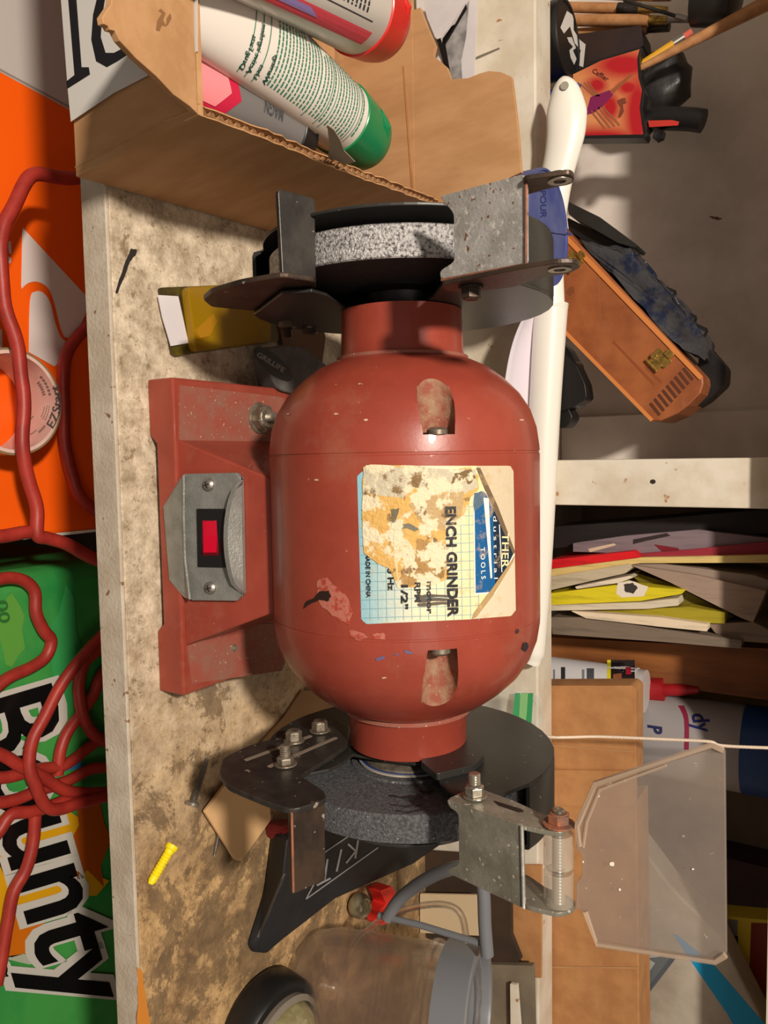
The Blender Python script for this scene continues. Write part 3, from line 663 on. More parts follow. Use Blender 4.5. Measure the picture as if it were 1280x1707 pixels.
# right panel: two liners and a wavy flute that shows along the torn rim
nrm = (B0-A0).cross(A1-A0).normalized()
if nrm.x < 0: nrm = -nrm
tr_ = []
for i in range(41):
    t = i/40; p = A1.lerp(B1, t); p.z += .0012*sin(t*9)+random.uniform(-.0008, .0008)-.004*sin(pi*t)*0; tr_.append(p)
def liner(off, th, top):
    bm = bm_new(); vs = []
    for i, p in enumerate(top):
        t = i/(len(top)-1); b = A0.lerp(B0, t)
        vs.append([bm.verts.new(x) for x in (b+nrm*off, p+nrm*off, p+nrm*(off-th), b+nrm*(off-th))])
    for i in range(len(vs)-1):
        for k in range(4): bm.faces.new((vs[i][k], vs[i][(k+1) % 4], vs[i+1][(k+1) % 4], vs[i+1][k]))
    bm.faces.new(vs[0][::-1]); bm.faces.new(vs[-1]); return bm
rp = obj('right_panel', liner(0, .0006, tr_), kraft, cb)
obj('inner_liner', liner(-.0042, .0006, [p+V((0, 0, random.uniform(-.0006, .001))) for p in tr_]), kraft, rp)
fl_ = bm_new(); prev = None
for i in range(281):
    t = i/280; p = A1.lerp(B1, t)+V((0, 0, -.0004)); o_ = -.0024+.0016*sin(i*pi/3.5)
    a = fl_.verts.new(p+nrm*o_); b = fl_.verts.new(p+nrm*o_+V((0, 0, -.02)))
    if prev: fl_.faces.new((prev[0], a, b, prev[1]))
    prev = (a, b)
obj('corrugated_flute', fl_, kraft, rp)
# address label on the front panel
fpl = planemap(1, -.0985)
decal('address_label', [([(118, 203), (113, 150), (100, -20), (330, -20), (330, 85), (262, 118), (190, 155)], S(206, 202, 196), 1),
      ([(112, -20), (126, -20), (136, 112), (148, 112), (150, 124), (120, 143), (112, 148), (110, 136), (124, 125)], INK, 2),
      ([(162, -5), (176, -8), (170, 30), (168, 62), (176, 88), (190, 88), (205, 80), (212, 76), (214, 90), (196, 102), (178, 112), (160, 102), (152, 66), (155, 24)], INK, 2)], fpl, printm, cb)
# folded-out front flap
fo = on(185, 45, 1, -.150); fd = V((0, fo.y-A1.y, fo.z-A1.z)).normalized(); fn = V((1, 0, 0)).cross(fd)
if fn.dot(CAM-A1) < 0: fn = -fn
ff = bm_new(); fpts = [(330, 190), (318, 178), (290, 158), (262, 128), (228, 98), (200, 68), (192, 52), (184, 50), (181, 44), (173, 40), (171, 28), (178, 18), (186, 6), (192, -60), (322, -60), (324, 60)]
prism(ff, [onp(x, y, A1, fn) for x, y in fpts], -fn*.0028); fo_ = obj('front_flap', ff, kraft, cb, bev=.0003)
decal('pencil_scribble', [([(262, 34), (270, 22), (264, 18), (268, 14), (276, 22), (272, 34), (278, 44), (270, 42), (266, 52), (260, 50)], S(140, 100, 64), 1), ([(278, 30), (284, 22), (286, 30), (280, 42), (277, 42)], S(140, 100, 64), 1)], pmap(A1, fn), printm, fo_)
bf = bm_new(); fy_ = .1215
fpts = [(640, 330), (735, 348), (869, 287), (862, 200), (853, 128), (835, 120), (815, 118), (800, 122), (780, 130), (752, 132), (745, 112), (722, 92), (726, 76), (712, 44), (700, 12), (690, 16), (640, 20)]
prism(bf, [on(x, y, 1, fy_) for x, y in fpts], (0, .003, 0)); obj('back_flap', bf, kraft, cb, bev=.0003, label='lit torn back flap')
cr = bm_new(); prism(cr, [on(x, y, 1, fy_-.0002) for x, y in ((672, 110), (675, 110), (691, 322), (687, 322))], (0, -.0006, 0)); obj('crease', cr, kraft2, cb)
tp_ = bm_new(); prism(tp_, [on(x, y, 0, -.1965) for x, y in ((545, 208), (556, 216), (566, 232), (574, 252), (592, 270), (575, 275), (547, 262), (549, 240))], (-.0004, 0, 0)); obj('torn_tape', tp_, mat('grey_tape', S(176, 160, 140), rough=.5), cb)

# tubes lying in the box
def lying_tube(name, label, p0, p1, r1, w0, h0, m_body, m_cap, lines, caplen, print_cb, grp='tubes in the cardboard box', side=None, m_print=None, tshift=False):
    p0 = V(p0); p1 = V(p1); ax = (p1-p0); L_ = ax.length; ax.normalize()
    up = V((0, 0, 1))-ax*ax.z; up.normalize(); sd_ = ax.cross(up).normalized()      # side
    if side: 
        a = radians(side); up, sd_ = up*cos(a)+sd_*sin(a), sd_*cos(a)-up*sin(a)
    def wh(t): e = t**.8; return w0+(r1-w0)*e, h0+(r1-h0)*e
    def surf(t, v, off=0): w_, h_ = wh(t); v = -max(-.97, min(.97, v)); return p0+ax*(t*L_)+sd_*(v*w_)+up*(sqrt(1-v*v)*h_+off)
    root = thing(name, label, 'tube', p0-V((0, 0, r1)), grp)
    n = 20; pts = [p0+ax*(L_*i/n) for i in range(n+1)]; rr = [(wh(i/n)[1], wh(i/n)[0]) for i in range(n+1)]
    bm = tube(bm_new(), pts, rr, 72, flatdir=up); b = obj('tube_body', bm, m_body, root, smooth=50)
    cp = bm_new(); e = p1
    lathe(cp, [(-.0005, 0), (-.0005, r1*1.02), (0, r1*1.05), (caplen*.62, r1*.99), (caplen*.85, r1*.93), (caplen*.97, r1*.8), (caplen, r1*.6), (caplen, 0)], e, ax, 48)
    c = obj('cap', cp, m_cap, root, smooth=35)
    th = bm_new(); tube(th, [e+ax*caplen*.45+up*r1*.95-sd_*r1*.4, e+ax*caplen*.62+up*r1*1.0, e+ax*caplen*.75+up*r1*.87+sd_*r1*.3], [.0004, .0022, .0005], 8); obj('thumb_tab', th, m_cap, c, smooth=True)
    items = [((([(p[0]*.77+.23, p[1]) for p in it[0][0]], it[0][1]) if isinstance(it[0], tuple) else [(p[0]*.77+.23, p[1]) for p in it[0]]),)+tuple(it[1:]) for it in print_cb(L_)] if tshift else print_cb(L_)
    if items: decal('printed_text', items, lambda x, y, o: surf(x, y, o), m_print or printm, root, grid=.06, eps=.00025)
    return root, surf
GT = S(60, 126, 100); GK = S(36, 40, 44)
def uvtxt(s, t, v0, v1, h, w=0):           # lettering across the tube, top towards the crimped end
    vs, fs = txt(s, (0, 0), (1, 0), 1, w)
    return ([(t-(-p.y)*h, v0+(v1-v0)*p.x) for p in [V((q_[0], -abs(q_[1]) if False else q_[1])) for q_ in vs]], fs)
def smallprint(t0, t1, step, vlo, vhi, col, rules=(), seed=1, cw=(.03, .11)):
    R = random.Random(seed); out = []; t = t0
    while t < t1:
        v = vlo; end = vhi-R.uniform(0, .5)*(R.random() < .3)
        while v < end:
            l = R.uniform(*cw); out.append(([(t, v), (t+step*.42, v), (t+step*.42, min(v+l, end)), (t, min(v+l, end))], col)); v += l+.022
        t += step
    for r_ in rules: out.append(([(r_, -.96), (r_+.006, -.96), (r_+.006, .96), (r_, .96)], col))
    return out
def pr_green(L_):
    o = smallprint(.21, .56, .026, -.9, .80, GT, (.045, .098, .15, .55, .655, .70, .90, .925), 3)
    o += smallprint(.58, .65, .026, -.9, .5, GT, (), 4)+smallprint(.67, .70, .03, -.9, .9, GT, (), 6)+smallprint(.72, .89, .026, -.9, .85, GT, (), 5)+smallprint(.94, .97, .03, -.8, .85, GT, (), 5)
    for s, t, v1 in (('Drug Facts', .025, -.40), ('Active ingredient', .072, -.10), ('Uses', .125, -.72), ('Warnings', .185, -.45)):
        vs, fs = txt(s, (0, 0), (1, 0), 1, .01); v0 = -.92
        # baseline runs with +v, letters' tops towards smaller t
        o.append(([(t+.020*p[1], v0+(v1-v0)*p[0]) for p in vs], fs, )+() if False else (([(t+.014-.030*p[1], v0+(v1-v0)*p[0]) for p in vs], fs), S(20, 70, 56), 2))
    return o
def pr_red(L_):
    o = smallprint(.10, .86, .024, -.55, .75, GK, (), 9)
    o += [([(.05, -.66), (.9, -.66), (.9, -.64), (.05, -.64)], GK), ([(.02, -.97), (.93, -.97), (.93, -.80), (.02, -.80)], S(214, 70, 84), 1), ([(.30, -.92), (.62, -.92), (.56, -.84), (.30, -.84)], S(150, 130, 190), 2)]
    return o
def ontube(px, py, z): return on(px, py, 2, z)
wbody = mat('white_tube_plastic', S(226, 218, 208), rough=.3, coat=.2)
g0 = on(298, -42, 2, .074); g1 = on(566, 196, 2, .068)
lying_tube('hand_cream_tube', 'white tube with green small print and green cap lying in the cardboard box', g0, g1, .0195, .029, .012, wbody, greenp, 0, .034, pr_green, tshift=True)
r0_ = on(270, -184, 2, .096); r1_ = on(596, 16, 2, .090)
lying_tube('toothpaste_tube', 'silver white tube with red cap and black small print, topmost in the cardboard box', r0_, r1_, .0215, .027, .012, mat('silver_tube', S(204, 198, 190), rough=.3, metal=.3), redp, 0, .028, pr_red)
k0 = on(270, 96, 2, .060); k1 = on(470, 218, 2, .055)
def pr_grey(L_):
    return [([(.0, -.9), (.32, -.9), (.44, -.35), (.36, .5), (.0, .5)], S(196, 28, 66)), ([(.0, -.72), (.27, -.72), (.36, -.3), (.30, .3), (.0, .3)], S(238, 140, 146), 2), (uvt2('MAGN', .62, .78, .02), S(70, 74, 78), 2)]
def uvt2(s, t0, t1, v0):
    vs, fs = txt(s, (0, 0), (1, 0), 1, .01); return ([(t1-(t1-t0)*p[0], v0+.35*p[1]) for p in vs], fs)
lying_tube('grey_lotion_tube', 'grey tube with pink and red label lying under the white and green tube', k0, k1, .016, .021, .010, mat('grey_tube', S(128, 126, 126), rough=.3, metal=.3), blackp, 0, .016, pr_grey)
# paper scraps behind the box
ps = thing('paper_scrap', 'crumpled paper scrap with dark print behind the torn box flap', 'paper', (-.34, .2, 0))
b = bm_new(); prism(b, [on(x, y, 1, .19) for x, y in ((700, -20), (790, -20), (775, 10), (740, 75), (725, 62), (712, 30))], (0, .001, .0)); o_ = obj('sheet', b, paper, ps)
b = bm_new(); prism(b, [on(x, y, 1, .205) for x, y in ((726, 66), (760, 12), (782, -10), (776, 60), (768, 100), (770, 132), (752, 132), (740, 90))], (0, .001, 0)); obj('grey_sheet', b, mat('grey_paper', S(120, 118, 118), S(170, 166, 164), 60, rough=.7), ps)
b = bm_new(); prism(b, [on(x, y, 1, .19) for x, y in ((728, 66), (736, 62), (770, 14), (776, 4), (778, 14), (742, 74), (750, 120), (742, 116))], (0, .0006, 0)); obj('dark_print', b, blackp, ps)
b = bm_new(); prism(b, [on(x, y, 1, .21) for x, y in ((690, -120), (800, -120), (790, 140), (700, 200))], (0, .001, 0)); obj('backing_sheet', b, paper, ps)

# ================================================================ small things on the bench, left
# amber blister card
bl = thing('blister_pack', 'amber clear blister card with white sticker under the left tool rest', 'package', on(350, 535, 2, 0))
b = bm_new(); prism(b, rnd([on(x, y, 2, .0006) for x, y in ((262, 480), (400, 474), (470, 470), (470, 568), (290, 594), (284, 592))], .002), (0, 0, .0012)); obj('backing_card', b, mat('dark_card', S(60, 50, 24), S(96, 84, 20), 50, rough=.3), bl)
b = bm_new(); prism(b, rnd([on(x, y, 2, .0022) for x, y in ((300, 480), (440, 474), (440, 572), (314, 588))], .004), (0, 0, .006)); obj('blister', b, glassamber, bl, bev=.0018)
b = bm_new(); prism(b, [on(x, y, 2, .0024) for x, y in ((262, 492), (296, 494), (313, 572), (284, 577), (270, 530))], (0, 0, .0006)); obj('sticker', b, paper, bl)
b = bm_new(); prism(b, [on(x, y, 2, .0040) for x, y in ((322, 552), (352, 524), (358, 536), (346, 560), (330, 564))], (0, 0, .002)); obj('orange_insert', b, mat('orange_insert', S(216, 140, 50), rough=.4), bl)
# grey fabric cap/sandal strap with oval badge
gf = thing('grey_fabric_strap', 'grey fabric strap with dark oval badge beside the left end of the foot', 'strap', on(460, 625, 2, 0))
b = bm_new(); P_ = [on(x, y, 2, .010) for x, y in ((420, 585), (440, 578), (480, 580), (520, 610), (545, 640), (505, 664), (480, 662), (438, 652), (424, 625))]
prism(b, rnd(P_, .006), (0, 0, .012)); obj('strap_body', b, greyf, gf, bev=.005, smooth=60)
oz = .0222
def rot2(cx, cy, rx, ry, a, n=24): a = radians(a); return [(cx+rx*cos(t)*cos(a)-ry*sin(t)*sin(a), cy+rx*cos(t)*sin(a)+ry*sin(t)*cos(a)) for t in [2*pi*i/n for i in range(n)]]
decal('oval_badge', [(rot2(455, 607, 41, 15, 40), INK, 1), (txt('GRILLIFE', (427, 593), (472, 621), 8, .02), S(150, 146, 142), 2)], planemap(2, oz), printm, gf)
obj('strap_body', box(bm_new(), tuple(on(440, 640, 2, 0)-V((.006, -.002, 0))), tuple(on(440, 640, 2, 0)+V((.03, .03, .010)))), greyf, gf)
# black roll with steel rim behind the left neck
c0 = on(545, 585, 2, 0)
rl = thing('black_tape_roll', 'black tape roll standing on edge behind the left neck of the grinder', 'tape', c0)
b = bm_new(); lathe(b, [(-.007, .014), (-.007, .026), (.007, .026), (.007, .014)], c0+V((-.005, .045, .0262)), (1, .35, 0), 48, closed=True); obj('tape_winding', b, blackp, rl, smooth=35)
b = bm_new(); lathe(b, [(-.0075, .0125), (-.0075, .0142), (.0075, .0142), (.0075, .0125)], c0+V((-.005, .045, .0262)), (1, .35, 0), 48, closed=True); obj('core', b, steel, rl, smooth=35)
b = bm_new(); prism(b, rnd([on(x, y, 2, .002) for x, y in ((462, 520), (520, 510), (540, 560), (530, 640), (490, 650), (470, 590))], .003), (0, 0, .0015)); obj('brown_card_piece', b, mat('brown_card', S(104, 76, 52), rough=.8), None, 'dark brown card scrap lying under the left tool rest', 'card')

# ================================================================ things behind the grinder
lc = on(916, 380, 1, .165); zl_ = lc.z; rt = 95/F*((lc-CAM).dot(FW))
tub = thing('lidded_tub', 'round tub with dusty blue pour-spout lid behind the left wheel', 'tub', (lc.x, lc.y, 0))
c = V((lc.x, lc.y, 0))
b = bm_new(); lathe(b, [(0, 0), (0, rt*.9), (.004, rt*.94), (zl_-.014, rt*.94), (zl_-.012, 0)], c, (0, 0, 1), 64); obj('tub_body', b, mat('tub_blue', S(60, 76, 140), rough=.4), tub, smooth=35)
b = bm_new(); lathe(b, [(zl_-.014, 0), (zl_-.014, rt), (zl_-.002, rt), (zl_, rt*.985), (zl_, rt*.95), (zl_-.0012, rt*.94), (zl_-.0012, 0)], c, (0, 0, 1), 64); lid = obj('lid', b, bluep, tub, smooth=35)
zm = planemap(2, zl_-.0012)
b = bm_new()
p = [on(x, y, 2, zl_-.0012) for x, y in ((905, 384), (951, 391))]; d = (p[1]-p[0]).normalized(); e = V((-d.y, d.x, 0))*.0008
prism(b, [p[0]+e, p[1]+e, p[1]-e, p[0]-e], (0, 0, .0012)); obj('lid_ridge', b, bluep, lid)
decal('embossed_word', [(txt('POUR', (900, 318), (901, 364), 10, .02), S(36, 48, 104), 1)], zm, printm, lid)
decal('lid_groove', [([(x+46*.0, y) for x, y in ((892, 436), (905, 462), (930, 446), (928, 443), (906, 457), (895, 436))], S(30, 42, 98), 1)], zm, printm, lid)
# long white plastic tool leaning along the front rail
def wp(x, y, Y=.268): return on(x, y, 1, Y)
wt = thing('long_white_wand', 'long white plastic wand with hanging hole lying along the shelf edge behind the grinder', 'wand', wp(905, 800)-V((0, 0, .02)))
k = (wp(900, 800)-CAM).dot(FW)/F
pts = smoothpath([wp(884, 1103, .236), wp(887, 1090, .236), wp(890, 1040, .236), wp(898, 900, .236), wp(907, 700, .236), wp(917, 530, .236), wp(918, 510, .236)], 5)
rr = [8*k]+[17*k]*4+[20*k+(27-20)*k*(i/(len(pts)-6)) for i in range(len(pts)-5)]
b = tube(bm_new(), pts, rr, 28); wbo = obj('sleeve', b, whiteplastic, wt, smooth=50)
pts = smoothpath([wp(917, 512, .236), wp(914, 440, .237), wp(917, 370, .238), wp(926, 305, .238), wp(938, 250, .237), wp(944, 210, .236), wp(943, 160, .235), wp(939, 128, .234)], 5)
n_ = len(pts); rr = []
for i in range(n_):
    t = i/(n_-1); wd = float(np.interp(t, [0, .2, .5, .66, .78, .9, .96, 1], [22, 23, 25, 28.5, 30, 20, 11, 3]))*k; rr.append((min(wd, 15*k), wd))
b = tube(bm_new(), pts, rr, 28, flatdir=(0, -1, .3)); hd = obj('handle', b, whiteplastic, wt, smooth=50)
hp = wp(941, 143, .2265); b = bm_new(); lathe(b, [(0, 0), (0, .0030), (.0004, .003), (.0004, 0)], hp+V((0, .0, .0)), (0, -1, .3), 20); obj('hanging_hole', b, mat('hole_shade', S(150, 146, 130), rough=.8), hd)
b = bm_new(); lathe(b, [(-.0008, 26*k), (-.0008, 27.6*k), (.0008, 27.6*k), (.0008, 26*k)], wp(917, 510, .236), (wp(917, 500, .236)-wp(917, 520, .236)), 36, closed=True); obj('sleeve_ring', b, whiteplastic, wt, smooth=True)
# white sheet curling in front of the rail
b = bm_new(); N_ = 14; rows = []
edge = [(895, 495), (868, 540), (852, 585), (842, 640), (836, 700), (836, 770)]
E2 = smoothpath([V((a, b_, 0)) for a, b_ in edge], 4)
for i, e_ in enumerate(E2):
    t = i/(len(E2)-1); rows.append([b.verts.new(on(e_.x+(905-e_.x)*s_, e_.y, 1, .205+.035*s_**.6)) for s_ in [j/8 for j in range(9)]])
for i in range(len(rows)-1):
    for j in range(8): b.faces.new((rows[i][j], rows[i][j+1], rows[i+1][j+1], rows[i+1][j]))
o_ = obj('white_sheet', b, mat('lavender_white_paper', S(214, 206, 214), rough=.7), None, 'curled white paper sheet leaning behind the grinder body', 'paper', smooth=60); sm = o_.modifiers.new('s', 'SOLIDIFY'); sm.thickness = .0008

# ---- left bay of the shelf
def cyl_up(bm, px, py, Y, r, z0, z1, prof=None):
    p = on(px, py, 1, Y); return lathe(bm, prof or [(0, 0), (0, r), (z1-z0, r), (z1-z0, 0)], V((p.x, Y, z0)), (0, 0, 1), 48)
tc_ = on(948, 64, 1, .315); tz = tc_.z; tk = (tc_-CAM).dot(FW)/F
tin = thing('black_tin', 'round black tin with white emblem on its lid, in the left shelf bay', 'tin', (tc_.x, .315, FZ))
c = V((tc_.x, .315, FZ)); rr_ = 61*tk
b = bm_new(); lathe(b, [(0, 0), (0, rr_*.97), (tz-FZ-.012, rr_*.97), (tz-FZ-.012, rr_), (tz-FZ-.001, rr_), (tz-FZ, rr_*.97), (tz-FZ, rr_*.90), (tz-FZ-.001, rr_*.89), (tz-FZ-.001, 0)], c, (0, 0, 1), 64); tb_ = obj('can', b, blackp, tin, smooth=35)
tm = planemap(2, tz-.001)
decal('lid_emblem', [([(945, 18), (956, 26), (956, 50), (966, 66), (976, 74), (972, 112), (962, 108), (968, 84), (958, 72), (950, 44), (940, 56), (934, 46)], S(216, 212, 206), 1),
    ([(945, 62), (953, 62), (960, 80), (955, 84), (961, 98), (957, 108), (951, 96), (949, 84), (955, 78), (948, 70)], S(206, 202, 196), 1)], tm, printm, tin)
cm2 = lambda x, y, o: (lambda r_: r_)(tinmap(x, y, o))
def cylmap(c, R):
    def f(x, y, o):
        d = ray(x, y); oo = CAM-c; a = d.x**2+d.y**2; bq = oo.x*d.x+oo.y*d.y; cc = oo.x**2+oo.y**2-(R+o)**2
        return CAM+d*((-bq-sqrt(max(bq*bq-a*cc, 0)))/a)
    return f
decal('side_print', [([(x, y0), (x+1.5, y0), (x+1.5, y1), (x, y1)], S(170, 166, 160), 1) for x, y0, y1 in ((894, 40, 84), (898, 42, 92), (906, 34, 70), (908, 36, 60))]+[([(890, 8), (902, 8), (902, 20), (890, 22)], S(60, 110, 160), 1)], cylmap(c, rr_*.97), printm, tin)
# blue can beside it
p = on(905, 205, 1, .33); bcn = bm_new(); lathe(bcn, [(0, 0), (0, .024), (.052, .024), (.054, .022), (.054, .02), (.052, .019), (.052, 0)], V((p.x, .33, FZ)), (0, 0, 1), 48)
obj('blue_can', bcn, mat('blue_can', S(18, 62, 140), rough=.35), None, 'low blue can between the black tin and the white wand handle', 'can', smooth=35)
# brushes standing in a dark cup
def stick(name, label, cat, a, b, Y0, Y1, r0, r1, m, grp=None, extra=None):
    p0 = on(*a, 1, Y0); p1 = on(*b, 1, Y1); root = thing(name, label, cat, p0, grp)
    tube_o = obj('handle', tube(bm_new(), [p0, p0.lerp(p1, .5), p1], [r0, (r0+r1)/2, r1], 14), m, root, smooth=50)
    if extra:
        for nm, t0, t1, rr__, mm in extra:
            q0 = p0.lerp(p1, t0); q1 = p0.lerp(p1, t1); obj(nm, tube(bm_new(), [q0, q0.lerp(q1, .5), q1], rr__, 14), mm, root, smooth=50)
    return root
mk = .0005
hw = mat('light_handle_wood', S(190, 138, 92), S(168, 118, 74), 90, rough=.5)
brl = 'paint brushes standing in the left shelf bay'
stick('paint_brush', 'wooden paint brush handle with black ferrule, nearest the frame edge above the black tin', 'brush', (945, 12), (1030, 14), .385, .385, 9*mk, 9*mk, hw, brl, [('ferrule', 1.0, 1.4, 9.5*mk, blackm), ('tip', 1.4, 1.9, [8*mk, 6*mk, 5*mk], brass)])
stick('paint_brush', 'thick wooden paint brush handle standing beside the red pouch', 'brush', (945, 34), (1082, 34), .38, .38, 10*mk, 10*mk, hw, brl, [('ferrule', 1.0, 1.2, [8*mk, 7*mk, 6*mk], brass), ('tip', 1.2, 1.46, 4*mk, steel)])
stick('paint_brush', 'dark wooden paint brush handle leaning on the red pouch', 'brush', (945, 56), (1080, 48), .39, .39, 8*mk, 9*mk, woodl, brl, [('ferrule', 1.0, 1.25, 7*mk, blackm)])
stick('paint_brush', 'slim brush with silver end cap standing at the back', 'brush', (1040, 0), (1140, 31), .37, .37, 3*mk, 3*mk, blackm, brl, [('end_cap', .88, 1.05, 5*mk, steel)])
stick('paint_brush', 'orange-brown brush handle at the top edge of the picture', 'brush', (1000, -10), (1090, -4), .38, .38, 9*mk, 6*mk, hw, brl, [('ferrule', 1.0, 1.3, [6*mk, 5*mk, 4*mk], rust)])
stick('pencil', 'yellow pencil with pink eraser leaning beside the red pouch', 'pencil', (1068, 108), (1122, 73), .335, .34, 6*mk, 6*mk, mat('pencil_yellow', S(214, 158, 26), rough=.4), None, [('ferrule', 1.0, 1.32, 6.3*mk, steel), ('eraser', 1.32, 1.56, 5.6*mk, mat('pink_eraser', S(200, 96, 80), rough=.8))])
stick('wooden_dowel', 'long pale wooden dowel leaning out of the left shelf bay', 'dowel', (1066, 114), (1300, -6), .33, .33, 5*mk, 12*mk, hw)
b = bm_new(); prism(b, rnd([on(x, y, 1, .375) for x, y in ((935, 60), (1068, 42), (1072, 76), (1060, 82), (950, 112), (935, 112))], .002), (0, .035, 0)); obj('dark_brown_case', b, mat('dark_brown_leather', S(52, 36, 30), S(40, 30, 34), 30, rough=.5), None, 'dark brown case standing between the brushes and red pouch', 'case', bev=.002)
b = bm_new(); c = on(1215, -22, 1, .34); lathe(b, [(0, 0), (0, .021), (.03, .023), (.032, .020), (.034, 0)], c-V((.0, 0, .024)), (.25, 0, 1), 40); obj('grey_metal_knob', b, guardm, None, 'dark grey metal cap at the top right edge of the picture', 'cap', smooth=35)
# red pouch
RPY = .325; rpm = planemap(1, RPY)
rpo = thing('red_pouch', 'red and orange fabric pouch with purple brush drawing in the left shelf bay', 'pouch', on(930, 160, 1, RPY))
out_ = [(950, 122), (1000, 98), (1052, 82), (1070, 78), (1066, 98), (1068, 130), (1074, 150), (1070, 180), (1078, 222), (1075, 230), (965, 231), (950, 231)]
b = bm_new(); prism(b, rnd([on(x, y, 1, RPY) for x, y in out_], .001), (0, .014, 0)); obj('pouch_body', b, blackp, rpo, bev=.0015)
RR = S(176, 20, 30); YE = S(216, 142, 88)
def pc(x, y):
    d1 = math.hypot((x-995)/16, (y-142)/14); d2 = math.hypot((x-1017)/14, (y-178)/22); d3 = math.hypot((x-1040)/50, (y-108)/22); d4 = math.hypot((x-1062)/20, (y-190)/70); d5 = math.hypot((x-1000)/70, (y-230)/16); d6 = math.hypot((x-1047)/18, (y-146)/12)
    return lerpc(RR, YE, min(d1, d2, d3, d4, d5, d6)*.8-.42)
decal('printed_panel', [([(955, 124), (1002, 101), (1066, 82), (1062, 98), (1064, 130), (1070, 150), (1066, 180), (1072, 224), (958, 226)], pc, 1)], rpm, printm, rpo, grid=3)
PU = S(126, 26, 80)
decal('brush_drawing', [([(1018, 150), (1052, 122), (1055, 125), (1022, 156)], S(150, 84, 50), 1), ([(984, 162), (1016, 150), (1022, 158), (1006, 176), (990, 188), (976, 192)], PU, 1)]+
      [([(966+i*6, 140-i*2), (968+i*6, 139-i*2), (992+i*4, 160), (989+i*4, 161)], S(150, 90, 60), 1) for i in range(3)]+[([(984+i*6, 186-i*3), (986+i*6, 184-i*3), (1010+i*8, 214-i*2), (1007+i*8, 216-i*2)], S(150, 90, 60), 1) for i in range(4)]+
      [([(1036, 164), (1042, 163), (1044, 172), (1038, 174), (1040, 186), (1034, 196), (1030, 196), (1034, 180), (1028, 168)], S(120, 60, 40), 1)], rpm, printm, rpo, eps=.0003)
decal('printed_word', [(txt('Caffier', (986, 120), (1012, 136), 8, .02), S(90, 30, 30), 1)], rpm, printm, rpo, eps=.0004)
b = bm_new(); tube(b, smoothpath([on(x, y, 1, .345) for x, y in ((1068, 215), (1085, 200), (1110, 198), (1150, 199), (1172, 202))], 4), 14*mk*1.3, 16, flatdir=(0, 1, 0)); so_ = thing('black_red_handle', 'black tool handle with red stripe standing beside the red pouch', 'tool', on(1068, 215, 1, .345)); obj('grip', b, blackp, so_, smooth=50)
decal('red_stripe', [([(1080, 201), (1120, 200), (1132, 203), (1130, 209), (1082, 212)], S(190, 50, 40), 1)], planemap(1, .345-.0100), printm, so_)
b = bm_new(); hexhead(b, on(1100, 228, 1, .345), (0, -1, 0), .005, .006); obj('pivot_screw', b, blackp, so_)
b = bm_new(); bmesh.ops.create_icosphere(b, subdivisions=3, radius=1)
cc_ = on(1105, 140, 1, .385)
for v in b.verts:
    n_ = noise.noise(v.co*1.7)*.25+1; v.co = cc_+V((v.co.x*.028*n_, v.co.y*.02*n_, v.co.z*.024*n_))
obj('dark_plastic_bundle', b, mat('dark_grey_plastic_bag', S(60, 58, 58), S(40, 39, 40), 40, rough=.3, bump=.6, bs=60), None, 'dark grey plastic bundle behind the red pouch', 'bag', smooth=70)
# cedar box leaning in the bay
CY = .2865; cbx = thing('cedar_cigar_box', 'reddish cedar box with two brass latches leaning diagonally in the left shelf bay', 'box', on(960, 500, 1, CY))
cp_ = [(905, 350), (932, 370), (1172, 627), (1173, 640), (1168, 656), (1148, 676), (1128, 690), (1100, 702), (1083, 702), (905, 520)]
b = bm_new(); prism(b, [on(x, y, 1, CY) for x, y in cp_], (0, .055, 0)); cbo = obj('box_body', b, wood, cbx, bev=.0015)
wm = mat('pale_cedar_edge', S(206, 128, 66), rough=.5)
for a, b2, n2, w_ in (((905, 350), (1172, 628), None, 8), ((905, 520), (1085, 703), None, -6)):
    b = bm_new(); d = V((b2[0]-a[0], b2[1]-a[1])).normalized(); nn = V((-d.y, d.x))*w_
    prism(b, [on(*a, 1, CY), on(*b2, 1, CY), on(b2[0]+nn.x, b2[1]+nn.y, 1, CY), on(a[0]+nn.x, a[1]+nn.y, 1, CY)], (0, -.001, 0)); obj('edge_strip', b, wm, cbx)
for i in range(9):
    t = (i+.5)/9; x0 = 1160-t*62; y0 = 628+t*66
    b = bm_new(); dx, dy = -16, -20
    prism(b, [on(x0, y0, 1, CY-.0002), on(x0-4, y0+3.5, 1, CY-.0002), on(x0-4+dx, y0+3.5+dy, 1, CY-.0002), on(x0+dx, y0+dy, 1, CY-.0002)], (0, .0004, 0)); obj('finger_joint', b, mat('dark_cedar', S(84, 42, 22), rough=.6) if i == 0 else MATS['dark_cedar'], cbx)
decal('printed_line', [([(1020, 570), (1023, 568), (1092, 640), (1089, 643)], S(136, 72, 36), 1)], planemap(1, CY), printm, cbx)
decal('printed_line', [([(1074, 612), (1077, 610), (1104, 636), (1101, 640)], S(136, 72, 36), 1)], planemap(1, CY), printm, cbx)
decal('stamp', [(wob([(948, 480), (955, 478), (958, 488), (950, 494), (944, 488)], 1), S(120, 66, 36), 1)], planemap(1, CY), printm, cbx)
